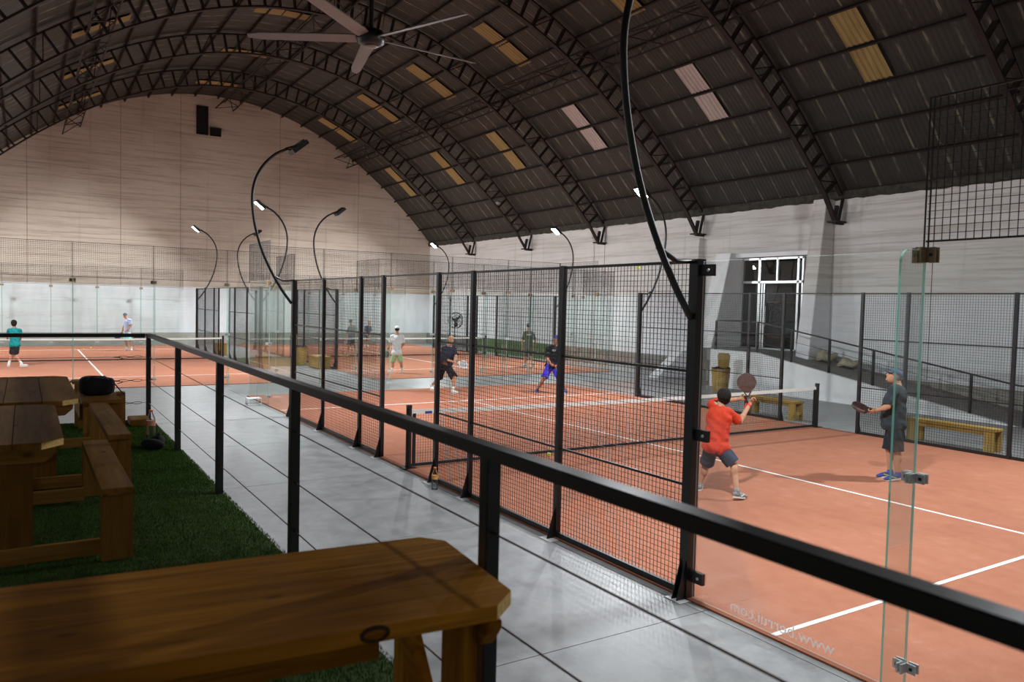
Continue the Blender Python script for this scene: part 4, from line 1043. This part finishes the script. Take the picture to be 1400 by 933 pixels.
def figure(name, label, root, J, shirt, shorts, vox=.011, hair='hair_dark', cap=None, skin='skin', shoe='shoe_white', sole='sole_white', face=None, k=1.0,
           belly=0, sock='sock_white', shortlen=.80, sleeve=.85, grip=None, glasses=False, collar=True, bald=False, accent=None, wrist=None, longsleeve=False, stripe=None):
    """J: joints relative to root (metres); face: horizontal direction the face looks at; grip: hand points -> racket axis"""
    t = thing(name, label, 'person', root); O = Vector(root)
    j = {a: O+Vector(b) for a, b in J.items()}
    for a in ('toeL', 'toeR'):
        j[a].z = max(j[a].z, O.z+.035)
    for a in ('anL', 'anR'): j[a].z = max(j[a].z, O.z+.085)
    Z = Vector((0, 0, 1)); nk, pl, hd = j['neck'], j['pelvis'], j['head']
    up = (nk-pl).normalized(); side = (j['shL']-j['shR']); side = (side-up*side.dot(up)).normalized(); fwd = side.cross(up).normalized()
    if face is None: face = fwd
    face = Vector(face).normalized(); fs = Z.cross(face).normalized(); fu = face.cross(fs)
    ch = pl.lerp(nk, .68); ab = pl.lerp(nk, .34)
    R = Matrix((fwd, side, up)).transposed()
    sw = max((j['shL']-j['shR']).length/2, .17)*1.0
    m = MB()
    # trunk
    m.ell(ch, (.110*k, .160*k, .20), R); m.ell(ab, (.100*k, .135*k, .17), R); m.ell(pl+up*.02, (.110*k, .150*k, .13), R)
    for q_ in (.2, .5): m.ell(pl.lerp(nk, q_), (.104*k, .142*k, .15), R)
    c0 = nk-up*.06
    for s_ in 'LR': m.cap(c0, j['sh'+s_], .062*k, .058*k)
    m.cap(nk-up*.05, hd.lerp(nk, .35), .060*k, .052*k)
    # head: skull, jaw, nose, ears
    RH = Matrix((face, fs, fu)).transposed()
    m.ell(hd+fu*.015, (.098, .078, .105), RH, 22, 14); m.ell(hd-fu*.055+face*.022, (.070, .058, .068), RH, 18, 12)
    m.cap(hd+face*.092+fu*.010, hd+face*.108-fu*.028, .011, .015); m.ell(hd+face*.094-fu*.028, (.016, .019, .010), RH, 10, 8)
    for q in (-1, 1): m.ell(hd+fs*q*.080-fu*.008-face*.005, (.018, .010, .030), RH, 10, 8)
    m.ell(hd+face*.082+fu*.032, (.018, .05, .010), RH, 12, 8)            # brow
    m.ell(hd+face*.087-fu*.062, (.012, .026, .007), RH, 12, 8)           # lips
    m.ell(hd+face*.078-fu*.092, (.018, .022, .018), RH, 12, 8)           # chin
    for s_ in 'LR':
        sh, el, ha = j['sh'+s_], j['el'+s_], j['ha'+s_]
        m.cap(sh, el, .052*k, .040*k); m.ell(sh.lerp(el, .45), (.045*k,)*3, None, 14, 10)
        m.cap(el, ha, .041*k, .027*k); m.ell(el.lerp(ha, .28), (.043*k,)*3, None, 14, 10)
        d = (ha-el).normalized()
        # hand: palm, four curled fingers and a thumb closing on the grip
        g = None
        if grip and s_ in grip: g = Vector(grip[s_]).normalized()
        palmn = fwd if abs(d.dot(fwd)) < .8 else -Z
        ax = g if g is not None else d.cross(palmn).normalized()
        if abs(ax.dot(d)) > .9: ax = d.cross(Z).normalized()
        ax = (ax-d*ax.dot(d)).normalized(); pn = d.cross(ax).normalized()
        pc = ha+d*.045
        Rp = Matrix((d, ax, pn)).transposed(); m.ell(pc, (.050, .042, .019), Rp, 16, 10)
        for i, (off, ln) in enumerate(((-.031, .78), (-.011, .95), (.010, 1.0), (.030, .92))):
            b0 = pc+d*.036+ax*off; cu = .9 if g is not None else .45
            b1 = b0+(d*math.cos(cu*.6)+pn*math.sin(cu*.6))*.034*ln; b2 = b1+(d*math.cos(cu*1.8)+pn*math.sin(cu*1.8))*.026*ln; b3 = b2+(d*math.cos(cu*3.0)+pn*math.sin(cu*3.0))*.020*ln
            m.cap(b0, b1, .0095, .0088); m.cap(b1, b2, .0088, .0082); m.cap(b2, b3, .0082, .0075)
        tb = pc-d*.022+ax*.034; t1 = tb+(ax*.7+pn*.5+d*.5).normalized()*.036; t2 = t1+(pn*.8+d*.6).normalized()*.028
        m.cap(tb, t1, .012, .010); m.cap(t1, t2, .010, .0085)
    for s_ in 'LR':
        hp, kn, an, to = j['hip'+s_], j['kn'+s_], j['an'+s_], j['toe'+s_]
        m.cap(hp, kn, .082*k, .055*k); m.ell(hp.lerp(kn, .35), (.078*k,)*3, None, 16, 10)
        sd = (an-kn).normalized(); back = (to-an); back = -(back-sd*back.dot(sd)).normalized()
        m.cap(kn, an, .052*k, .036*k); m.ell(kn.lerp(an, .30)+back*.018, (.052*k, .052*k, .095), None, 16, 10); m.ell(kn-back*.012, (.048*k,)*3, None, 14, 8)
        m.cap(an, an+Vector((0, 0, -.03)), .036*k, .034*k)
    body = remesh(m, 'body', MT[skin], t, vox, 3)
    # eyes
    e = MB()
    for q in (-1, 1): e.ell(hd+face*.0895+fs*q*.031+fu*.012, (.008, .013, .008), RH, 10, 8)
    e.build('eye', MT['eye'], t, smooth=True)
    # shirt
    m = MB(); o_ = .016
    m.ell(ch, (.115*k+belly*.2+o_, .165*k+o_*.7, .205), R); m.ell(ab+fwd*belly*.5, (.105*k+belly+o_+.004, .14*k+belly*.6+o_+.004, .18), R); m.ell(pl+up*.03, (.115*k+belly*.6+.030, .155*k+.040, .13), R)
    for q_ in (.05, .15, .25, .42, .52, .6): m.ell(pl.lerp(nk, q_)+fwd*belly*(.5 if q_ > .1 else .3), (.112*k+belly*(.9 if .1 < q_ < .5 else .5)+o_, .152*k+belly*.5+o_*.8, .15), R)
    for s_ in 'LR':
        m.cap(c0-up*.015, j['sh'+s_], .066*k, .073*k)
        sh, el = j['sh'+s_], j['el'+s_]; m.cap(sh, sh.lerp(el, sleeve*.55), .072*k, .066*k); m.cap(sh.lerp(el, sleeve*.4), sh.lerp(el, sleeve), .066*k, .070*k)
        if longsleeve: m.cap(el, j['ha'+s_], .055, .04)
    ob = remesh(m, 'shirt', MT[shirt], t, vox, 9)
    Oa, pla, nka, upa, sia, fwa = map(np.array, (O, pl, nk, up, side, fwd))
    co = getco(ob); p = co+Oa; pz = p-pla; hh = pz@upa; an_ = np.arctan2(pz@sia, pz@fwa)
    co += getno(ob)*(.005*np.sin(an_*7+hh*22)*np.clip(.5-hh, 0, None)*1.4+.0035*np.sin(hh*48+an_*4+1.3))[:, None]; setco(ob, co); p = co+Oa
    tr = p-pla; tu = tr@upa; tl = np.linalg.norm(tr-tu[:, None]*upa, axis=1)
    q = p-nka; qu = q@upa; ql = np.linalg.norm(q-qu[:, None]*upa, axis=1)
    band = np.clip((.04-tu)/.11, 0, 1)*(tl < .30)                 # the hem hangs a little clear of the shorts
    rad = (tr-tu[:, None]*upa)/np.maximum(tl, 1e-3)[:, None]; co += rad*(band*.018)[:, None]; setco(ob, co)
    mask = (tu < -.085) | ((qu > .020) & (ql < .085))
    if not longsleeve:
        for s_ in 'LR':
            u, L = seg_u(p, j['sh'+s_], j['el'+s_]); mask |= (u > sleeve) & (L < .10) & (L < tl)
    trim(ob, mask)
    if stripe:
        m = MB(); m.ell(ch+fwd*(.118*k+.010)+up*.03, (.010, .055, .035), R, 14, 8); m.build('chest_print', MT[stripe], t, smooth=True)
    # shorts
    m = MB(); m.ell(pl+up*.0, (.122*k+belly*.3+.008, .165*k+.006, .125), R)
    for s_ in 'LR':
        hp, kn = j['hip'+s_], j['kn'+s_]; e1 = hp.lerp(kn, shortlen+.06)
        m.cap(hp.lerp(kn, .12), hp.lerp(kn, .4), .095*k, .100*k); m.cap(hp.lerp(kn, .4), e1, .100*k, .104*k)
    ob = remesh(m, 'shorts', MT[shorts], t, vox, 6)
    co = getco(ob); pz = co+Oa-pla; an_ = np.arctan2(pz[:, 1], pz[:, 0]); co += getno(ob)*(.005*np.sin(an_*9+pz[:, 2]*30))[:, None]; setco(ob, co); p = co+Oa
    mask = np.zeros(len(p), bool)
    uL, LL = seg_u(p, j['hipL'], j['knL']); uR, LR_ = seg_u(p, j['hipR'], j['knR'])
    mask |= (uL > shortlen+.02) & (LL <= LR_); mask |= (uR > shortlen+.02) & (LR_ <= LL)
    trim(ob, mask)
    for s_ in 'LR':
        an, to = j['an'+s_], j['toe'+s_]; kn = j['kn'+s_]
        d = to-an; flat = Vector((d.x, d.y, 0)); L = max(flat.length, .05); fdir = flat/L
        pitch = Vector((fdir.x, fdir.y, 0)).normalized(); foot_z = min(an.z-.055, to.z+.0)
        heel = an-pitch*.055+Vector((0, 0, -.055)); tip = heel+pitch*.27
        lift = heel.z - O.z - .03
        if lift > .03:   # heel raised: the shoe runs down to the toe
            dd = (Vector((to.x, to.y, O.z+.03 if to.z-O.z < .08 else to.z))-heel); tip = heel+dd.normalized()*.27
        else: heel.z = O.z+.032; tip.z = O.z+.032
        a = (tip-heel).normalized(); lat = Z.cross(a).normalized(); upf = a.cross(lat)
        m = MB(); Rf = Matrix((a, lat, upf)).transposed()
        m.ell(heel+a*.05+upf*.022, (.062, .042, .045), Rf, 16, 10); m.ell(heel+a*.14+upf*.012, (.105, .046, .038), Rf, 18, 10); m.ell(heel+a*.215+upf*.004, (.062, .046, .028), Rf, 16, 10)
        m.cap(heel+a*.055+upf*.02, an+(kn-an).normalized()*.005, .044, .043)
        sh_ = remesh(m, 'shoe', MT[shoe], t, max(vox*.8, .007), 3)
        pts = []
        for i in range(20):
            q = 2*PI*i/20; xx = .135*math.cos(q)+.125; yy = (.048 if xx > .12 else .040)*math.sin(q)
            pts.append((xx, yy))
        Ms = Rf.to_4x4(); Ms.translation = heel
        MB().prism(pts, -.031, -.008, Ms).build('sole', MT[sole], sh_)
        if accent:
            for q in (-1, 1): MB().bar(heel+a*.10+lat*q*.044+upf*.0, heel+a*.17+lat*q*.041+upf*.032, .012, .016, up=lat).build('side_stripe', MT[accent], sh_)
        if sock:
            kd = (kn-an).normalized(); MB().tube([an+kd*.0, an+kd*.05, an+kd*.085], [.042*k, .040*k, .042*k], 14).build('sock', MT[sock], t, smooth=True)
    if wrist:
        el, ha = j['el'+wrist[0]], j['ha'+wrist[0]]; d = (ha-el).normalized()
        MB().tube([ha-d*.045, ha-d*.005], [.034, .032], 14).build('wristband', MT[wrist[1]], t, smooth=True)
    # hair / cap
    if cap:
        m = MB(); P = []
        seg = 22
        for i in range(8):
            a = PI/2*i/7; P.append((math.cos(a), math.sin(a)))
        V = []
        for c_, s_ in P:
            for q in range(seg):
                b = 2*PI*q/seg; V.append(hd+fu*(.038+.088*s_)+face*(.110*max(c_, .02)*math.cos(b)-.004)+fs*(.090*max(c_, .02)*math.sin(b)))
        F = [(i*seg+q, i*seg+(q+1) % seg, (i+1)*seg+(q+1) % seg, (i+1)*seg+q) for i in range(7) for q in range(seg)]+[tuple(7*seg+q for q in range(seg))]
        m.add(V, F); cp_ = m.build('cap', MT[cap], t, smooth=True)
        m = MB(); V = []
        for i in range(11):
            b = -1.15+2.3*i/10
            for r, dz in ((.100, 0), (.178, -.020)): V.append(hd+fu*(.042+dz)+face*(r*math.cos(b) if r < .12 else .085+.095*math.cos(b*1.25))+fs*(.088 if r < .12 else .080)*math.sin(b))
        n_ = len(V); V += [v+fu*.005 for v in V]
        F = [(2*i, 2*i+2, 2*i+3, 2*i+1) for i in range(10)]+[(n_+2*i, n_+2*i+1, n_+2*i+3, n_+2*i+2) for i in range(10)]+[(2*i+1, 2*i+3, n_+2*i+3, n_+2*i+1) for i in range(10)]
        MB().add(V, F).build('brim', MT[cap], cp_, smooth=True)
        if hair:
            m = MB(); m.ell(hd+fu*.012-face*.022, (.088, .082, .080), RH, 20, 12); remesh(m, 'hair', MT[hair], t, max(vox*.8, .008), 1)
    elif hair and not bald:
        m = MB(); m.ell(hd+fu*.030-face*.014, (.104, .090, .102), RH, 22, 14); m.ell(hd-fu*.012-face*.040, (.072, .080, .085), RH, 18, 12)
        ob = remesh(m, 'hair', MT[hair], t, max(vox*.7, .007), 1)
        co = getco(ob); co += getno(ob)*np.random.RandomState(3).uniform(-.003, .007, (len(co), 1)); setco(ob, co); q = co+np.array(O)-np.array(hd)
        trim(ob, (q@np.array(face) > .045) & (q@np.array(fu) < .060))
    if glasses:
        m = MB()
        for q in (-1, 1): m.ell(hd+face*.100+fs*q*.032+fu*.013, (.005, .024, .016), RH, 12, 8); m.bar(hd+face*.098+fs*q*.056+fu*.015, hd-face*.0+fs*q*.086+fu*.012, .004, .008)
        m.bar(hd+face*.103+fs*.012+fu*.016, hd+face*.103-fs*.012+fu*.016, .004, .005)
        m.build('glasses', MT['plastic_black'], t)
    return t, j
def racket(label, hand, axis, nrm, faceM, rim, scale=1.0, gripM='black', cord=None):
    """padel racket: hand = middle of the grip, axis = towards the head, nrm = face normal"""
    A = Vector(axis).normalized(); Nn = Vector(nrm); Nn = (Nn-A*Nn.dot(A)).normalized(); B = Nn.cross(A)
    M = Matrix((B, A, Nn)).transposed().to_4x4(); H = Vector(hand); M.translation = H
    t = bpy.data.objects.new('padel_racket', None); link(t, None, Matrix.Translation(H)); tag(t, label, 'racket', 'padel rackets')
    out = []
    for i in range(40):
        a = 2*PI*i/40; r = .130; x = r*math.sin(a); y = .235+r*1.02*-math.cos(a)
        if y < .235: x *= 1-.22*((.235-y)/.133)**2; y -= .012*((.235-y)/.133)**2
        out.append((x*scale, y*scale))
    MB().prism([(x*.93, (y-.235*scale)*.93+.235*scale) for x, y in out], -.0165, .0165, M).build('racket_face', MT[faceM], t)
    n_ = len(out); V = []
    for x, y in out:
        cx_, cy_ = x*.90, (y-.235*scale)*.90+.235*scale
        for (px, py), hh in (((cx_, cy_), -.019), ((x, y), -.019), ((x, y), .019), ((cx_, cy_), .019)): V.append(M @ Vector((px, py, hh)))
    F = [(4*i+q, 4*((i+1) % n_)+q, 4*((i+1) % n_)+(q+1) % 4, 4*i+(q+1) % 4) for i in range(n_) for q in range(4)]
    MB().add(V, F).build('rim', MT[rim], t)
    h = MB()
    for s_ in (-1, 1): h.bar(M @ Vector((s_*.012, .045, 0)), M @ Vector((s_*.055*scale, .125*scale, 0)), .018, .03, up=Nn)
    h.build('throat', MT[rim], t)
    MB().tube([M @ Vector((0, -.065, 0)), M @ Vector((0, -.06, 0)), M @ Vector((0, .055, 0))], [.019, .0165, .0155], 10).build('handle', MT[gripM], t, smooth=True)
    hm = MB()
    for ix in range(-3, 4):
        for iy in range(-3, 4):
            if ix*ix+iy*iy <= 10:
                p = M @ Vector((ix*.026*scale, .24*scale+iy*.026*scale, 0)); hm.tube([p-Nn*.0172, p+Nn*.0172], .0045, 8)
    o = hm.build('hole', MT['black'], t); tag(o, kind='stuff')
    if cord:
        P = [H-A*.06, H-A*.10+B*.02-Vector((0, 0, .02)), H-A*.11+B*.05-Vector((0, 0, .05)), H-A*.08+B*.06-Vector((0, 0, .04)), H-A*.05+B*.03]
        MB().tube(P, .006, 6).build('wrist_cord', MT[cord], t, smooth=True)
    return t
POSES = {"red": {"head": [0.042,-0.052,1.366],"neck": [0.045,0.001,1.237],"pelvis": [0.064,0.044,0.661],"shL": [0.154,0.041,1.247],"elL": [0.3,-0.254,1.26],"haL": [0.155,-0.505,1.3],"shR": [-0.032,-0.059,1.16],"elR": [-0.053,-0.284,1.011],"haR": [-0.007,-0.532,1.243],"hipL": [0.119,0.076,0.641],"hipR": [0.001,0.001,0.648],"knL": [0.272,-0.016,0.385],"anL": [0.341,0.048,0.055],"knR": [-0.151,-0.091,0.448],"anR": [-0.313,0.018,0.131],"toeL": [0.464,-0.103,-0.061],"toeR": [-0.296,-0.187,0.006]},"cap": {"head": [0.041,-0.074,1.598],"neck": [0.004,-0.124,1.492],"pelvis": [0.006,-0.064,0.836],"shL": [-0.057,0.106,1.408],"elL": [-0.071,0.236,1.157],"haL": [0.066,0.31,1.09],"shR": [0.09,-0.297,1.388],"elR": [0.17,-0.24,1.102],"haR": [0.22,0.068,1.063],"hipL": [-0.047,0.021,0.836],"hipR": [0.057,-0.15,0.81],"knL": [-0.108,0.014,0.458],"anL": [-0.125,-0.022,0.124],"knR": [0.068,-0.082,0.447],"anR": [0.07,-0.125,0.116],"toeL": [-0.034,0.131,0.027],"toeR": [0.145,0.001,0.037]},"bald": {"head": [-0.138,-0.127,1.527],"neck": [-0.053,-0.109,1.36],"pelvis": [0.109,-0.078,0.728],"shL": [-0.082,-0.24,1.263],"elL": [-0.236,-0.241,1.065],"haL": [-0.371,-0.145,0.938],"shR": [0.071,0.004,1.239],"elR": [0.001,0.01,0.965],"haR": [-0.34,-0.093,0.902],"hipL": [0.02,-0.123,0.7],"hipR": [0.163,-0.028,0.708],"knL": [-0.272,-0.186,0.428],"anL": [-0.356,-0.103,0.094],"knR": [0.372,-0.005,0.356],"anR": [0.742,0.041,0.108],"toeL": [-0.539,-0.143,0.026],"toeR": [0.636,0.071,-0.023]},"blue": {"head": [-0.016,-0.164,1.582],"neck": [0.004,-0.118,1.428],"pelvis": [0.017,-0.04,0.769],"shL": [-0.097,-0.268,1.301],"elL": [-0.202,-0.223,1.031],"haL": [-0.277,-0.045,0.845],"shR": [0.102,0.048,1.292],"elR": [0.057,0.114,1.018],"haR": [-0.179,0.11,0.859],"hipL": [-0.026,-0.106,0.735],"hipR": [0.057,0.027,0.731],"knL": [-0.241,-0.193,0.414],"anL": [-0.232,-0.373,0.068],"knR": [0.039,0.214,0.4],"anR": [0.204,0.315,0.091],"toeL": [-0.404,-0.306,0.036],"toeR": [0.085,0.47,0.014]},"green": {"head": [0.057,-0.06,1.708],"neck": [0.047,-0.059,1.533],"pelvis": [0.014,-0.047,0.783],"shL": [0.127,0.077,1.414],"elL": [0.188,0.147,1.076],"haL": [0.208,0.113,0.773],"shR": [-0.044,-0.194,1.422],"elR": [-0.123,-0.29,1.09],"haR": [-0.036,-0.314,0.809],"hipL": [0.055,0.021,0.756],"hipR": [-0.03,-0.115,0.76],"knL": [0.109,0.046,0.377],"anL": [0.052,0.075,0.08],"knR": [0.018,-0.194,0.404],"anR": [-0.078,-0.228,0.119],"toeL": [0.173,0.124,-0.004],"toeR": [-0.019,-0.254,-0.007]},"white": {"head": [0.081,-0.011,1.583],"neck": [0.072,-0.01,1.415],"pelvis": [0.045,0.009,0.712],"shL": [0.159,0.136,1.321],"elL": [0.238,0.19,1.066],"haL": [0.369,0.17,0.876],"shR": [-0.03,-0.163,1.329],"elR": [-0.029,-0.233,1.056],"haR": [0.192,-0.245,0.929],"hipL": [0.087,0.078,0.688],"hipR": [-0.005,-0.068,0.692],"knL": [0.156,0.105,0.341],"anL": [0.099,0.15,0.083],"knR": [-0.006,-0.153,0.349],"anR": [-0.099,-0.165,0.092],"toeL": [0.26,0.225,-0.007],"toeR": [0.017,-0.234,-0.012]},"grey": {"head": [-0.116,-0.135,1.589],"neck": [-0.139,-0.16,1.449],"pelvis": [-0.088,-0.207,0.781],"shL": [-0.237,-0.34,1.318],"elL": [-0.303,-0.381,1.027],"haL": [-0.426,-0.276,0.798],"shR": [-0.074,-0.082,1.311],"elR": [-0.046,0.026,1.015],"haR": [-0.129,0.102,0.784],"hipL": [-0.127,-0.267,0.754],"hipR": [-0.049,-0.142,0.75],"knL": [-0.322,-0.272,0.499],"anL": [-0.129,-0.411,0.22],"knR": [-0.171,-0.028,0.433],"anR": [-0.021,-0.045,0.129],"toeL": [-0.258,-0.424,0.17],"toeR": [-0.09,0.077,0.065]},"navy": {"head": [-0.244,0.056,1.379],"neck": [-0.145,0.037,1.236],"pelvis": [0.087,0.083,0.629],"shL": [-0.152,-0.058,1.132],"elL": [-0.276,-0.043,0.856],"haL": [-0.391,0.074,0.652],"shR": [-0.01,0.167,1.125],"elR": [-0.101,0.235,0.848],"haR": [-0.355,0.133,0.636],"hipL": [0.038,0.006,0.617],"hipR": [0.128,0.149,0.613],"knL": [-0.133,0.04,0.359],"anL": [0.02,0.02,0.126],"knR": [-0.013,0.23,0.354],"anR": [0.11,0.163,0.136],"toeL": [-0.156,0.029,0.051],"toeR": [-0.028,0.231,0.06]},"teal": {"head": [0.086,0.006,1.497],"neck": [0.072,-0.005,1.353],"pelvis": [0.032,-0.013,0.742],"shL": [0.16,0.144,1.262],"elL": [0.316,0.22,1.057],"haL": [0.538,0.206,0.958],"shR": [-0.026,-0.153,1.27],"elR": [0.042,-0.214,1.07],"haR": [0.29,-0.187,0.961],"hipL": [0.066,0.042,0.718],"hipR": [-0.004,-0.069,0.722],"knL": [0.239,0.064,0.378],"anL": [-0.008,0.165,0.112],"knR": [0.128,-0.018,0.384],"anR": [-0.127,-0.21,0.114],"toeL": [0.237,0.188,0.006],"toeR": [-0.091,-0.295,0.013]},"coach": {"head": [0.16,0.111,1.629],"neck": [0.116,0.052,1.502],"pelvis": [0.07,0.046,0.741],"shL": [0.018,-0.096,1.418],"elL": [-0.067,-0.114,1.158],"haL": [-0.141,0.067,0.972],"shR": [0.158,0.127,1.412],"elR": [0.152,0.18,1.119],"haR": [0.144,0.249,0.825],"hipL": [0.028,-0.018,0.713],"hipR": [0.106,0.106,0.71],"knL": [-0.091,-0.086,0.396],"anL": [-0.089,-0.15,0.102],"knR": [0.024,0.098,0.391],"anR": [0.042,0.059,0.096],"toeL": [-0.221,-0.125,0.005],"toeR": [-0.065,0.122,-0.002]}}
def relz(p, z0=.018): return (p[0], p[1], z0)
cloth('shirt_red', (.62, .055, .026), .9); cloth('shorts_slate', (.045, .055, .085), .6)
cloth('shirt_charcoal', (.035, .042, .052), .6); cloth('shorts_charcoal', (.018, .022, .032), .5); cloth('cap_slate', (.07, .10, .15), .2)
cloth('shirt_navy_dark', (.020, .022, .040), .8); cloth('shorts_black', (.008, .008, .010), .5)
cloth('shirt_black', (.012, .013, .018), .8); cloth('shorts_blue', (.07, .05, .68), .7); cloth('cap_blue', (.03, .05, .22), .2)
cloth('shirt_olive', (.085, .11, .075), .7); cloth('shorts_grey', (.12, .12, .11), .5)
cloth('shirt_white', (.75, .76, .78), .7); cloth('shorts_mint', (.38, .55, .30), .5); cloth('cap_white', (.8, .8, .8), .2)
cloth('shirt_grey', (.22, .26, .27), .6); cloth('shorts_dark', (.03, .035, .04), .5); cloth('shirt_navy', (.05, .065, .12), .7)
cloth('shirt_teal', (.015, .26, .27), .8); cloth('shirt_pale', (.42, .50, .68), .7); cloth('shorts_turquoise', (.22, .62, .62), .5)
simple('racket_brown', (.075, .035, .028), .5, 0, .5, 25); simple('racket_dark', (.10, .07, .065), .35, .3, .3, 25); simple('racket_silver', (.50, .50, .50), .35, .3, .2, 25); simple('racket_red', (.28, .035, .025), .45, 0, .4, 25)
simple('racket_teal', (.05, .14, .15), .5, 0, .4, 25); simple('racket_purple', (.06, .025, .14), .5); simple('red_plastic', (.75, .06, .03), .4)
FW = Vector((.845, -.534, 0)); LF = Vector((.534, .845, 0))   # horizontal view direction and its left
P = POSES
_, j = figure('person', 'man in a red shirt and dark shorts seen from behind, lifting his racket', relz((6.5, -3.13)), P['red'], 'shirt_red', 'shorts_slate', vox=.009, shoe='shoe_grey', sole='sole_white', accent='shoe_white', face=(.75, -.45, .35), wrist=('R', 'red_plastic'), shortlen=.92, sock=None, k=1.02, grip={'R': (0, 0, 1), 'L': (0, 0, 1)})
racket('brown padel racket raised by the man in the red shirt', j['haR']+Vector((0.03, .0, .065)), (.10, .08, .98), (-.65, .70, .28), 'racket_brown', 'racket_dark', 1.02, 'black', 'red_plastic')
_, j = figure('person', 'man in dark shirt and slate cap in profile behind the glass edge, racket held out', relz((6.0, -6.33)), P['cap'], 'shirt_charcoal', 'shorts_charcoal', vox=.010, cap='cap_slate', hair='hair_grey', shoe='shoe_blue', accent='shoe_lime', belly=.05, k=1.08, face=(.60, .68, .42), glasses=True, shortlen=1.0, sleeve=.95, sock=None, grip={'L': (.6, .8, 0), 'R': (.6, .8, 0)})
racket('dark padel racket held out low by the man in the slate cap', j['haR']+Vector((-.02, .10, .00)), (.40, .88, .18), (-.55, -.05, .83), 'racket_brown', 'racket_dark', 1.0)
_, j = figure('person', 'bald man in black shirt and shorts lunging forward behind the mesh fence', relz((18.95, -5.25)), P['bald'], 'shirt_navy_dark', 'shorts_black', vox=.012, bald=True, hair=None, skin='skin', belly=.06, k=1.1, face=(-.85, .10, -.15), shortlen=.95, sleeve=.95, grip={'L': (0, -1, 0), 'R': (0, -1, 0)})
racket('silver padel racket held low by the bald man', j['haL']+Vector((.0, -.04, -.02)), (-.45, -.62, -.35), (-.6, .5, .62), 'racket_silver', 'net_white', .95)
_, j = figure('person', 'man in bright blue shorts and blue cap behind the mesh fence, facing the camera', relz((17.75, -8.15)), P['blue'], 'shirt_black', 'shorts_blue', vox=.012, cap='cap_blue', hair='hair_dark', shoe='shoe_blue', face=(-.75, .35, .15), shortlen=.85, sock=None, skin='skin_dark', k=1.05, sleeve=.9, grip={'L': (0, -1, 0), 'R': (0, -1, 0)}, stripe='shirt_grey')
racket('racket with red grip held by the man in blue shorts', j['haR']+Vector((-.05, -.06, -.02)), (-.3, -.75, -.5), (-.7, .5, .4), 'racket_brown', 'racket_silver', .95, 'red_plastic')
figure('person', 'man in olive shirt and dark cap seen from behind on the far court', relz((25.9, -12.7)), P['green'], 'shirt_olive', 'shorts_grey', vox=.014, cap='cap_slate', hair='hair_dark', face=(.7, -.7, 0), shoe='shoe_grey')
_, j = figure('person', 'man in white shirt, white cap and mint shorts seen from behind', relz((24.9, -6.4)), P['white'], 'shirt_white', 'shorts_mint', vox=.014, cap='cap_white', hair='hair_dark', face=(.85, -.45, 0), grip={'L': (0, 0, 1)})
racket('teal padel racket held low by the man in the white shirt', j['haL']+Vector((0, .03, 0)), (-.1, .28, -.85), (-.9, .3, 0), 'racket_teal', 'racket_silver', 1.0)
_, j = figure('person', 'player in grey shirt crouching behind the far court net', relz((33.9, -7.8)), P['grey'], 'shirt_grey', 'shorts_dark', vox=.016, cap='cap_slate', hair='hair_dark', face=(-.9, .3, -.1), shoe='shoe_grey', grip={'R': (0, 1, 0)})
racket('red padel racket held by the crouching player in grey', j['haR']+Vector((-.03, .05, 0)), (-.3, .75, -.25), (-.85, -.2, .4), 'racket_red', 'racket_brown', 1.0)
figure('person', 'player in navy shirt bending forward at the far end of the far court', relz((40.0, -11.3)), P['navy'], 'shirt_navy', 'shorts_grey', vox=.016, bald=True, hair=None, face=(-.9, .3, -.3))
_, j = figure('person', 'man in teal shirt and dark shorts walking away at the left edge', relz((31.1, 5.3)), P['teal'], 'shirt_teal', 'shorts_dark', vox=.014, face=(.95, -.1, 0), shoe='shoe_white')
_, j = figure('person', 'coach in pale shirt and turquoise shorts at the far end of the left court', relz((39.2, .9)), P['coach'], 'shirt_pale', 'shorts_turquoise', vox=.016, cap='cap_slate', hair='hair_dark', face=(-.8, .55, 0), grip={'R': (0, 1, 0)})
racket('purple padel racket hanging from the hand of the coach', j['haR']+Vector((-.02, .03, -.02)), (-.2, .55, -.55), (-.9, -.1, .1), 'racket_purple', 'racket_purple', 1.0)
t = thing('ball_basket', 'black wire ball basket on legs beside the coach', 'basket', (39.35, .42, .018))
m = MB(); c = Vector((39.35, .42, 0))
for z in (.50, .62, .78):
    for a, b in (((-.2, -.22), (.2, -.22)), ((.2, -.22), (.2, .22)), ((.2, .22), (-.2, .22)), ((-.2, .22), (-.2, -.22))): m.bar(c+Vector((*a, z)), c+Vector((*b, z)), .02, .02)
for i in range(-4, 5):
    for q in (-.2, .2): m.bar(c+Vector((q, i*.05, .5)), c+Vector((q, i*.05, .78)), .012, .012); m.bar(c+Vector((i*.045, q*1.1, .5)), c+Vector((i*.045, q*1.1, .78)), .012, .012)
m.box(c+Vector((-.2, -.22, .49)), c+Vector((.2, .22, .5))); m.build('basket', MT['plastic_black'], t)
for a in (-1, 1):
    for b in (-1, 1): MB().bar(c+Vector((a*.19, b*.2, .5)), c+Vector((a*.22, b*.24, .02)), .018, .018).build('leg', MT['aluminium'], t)
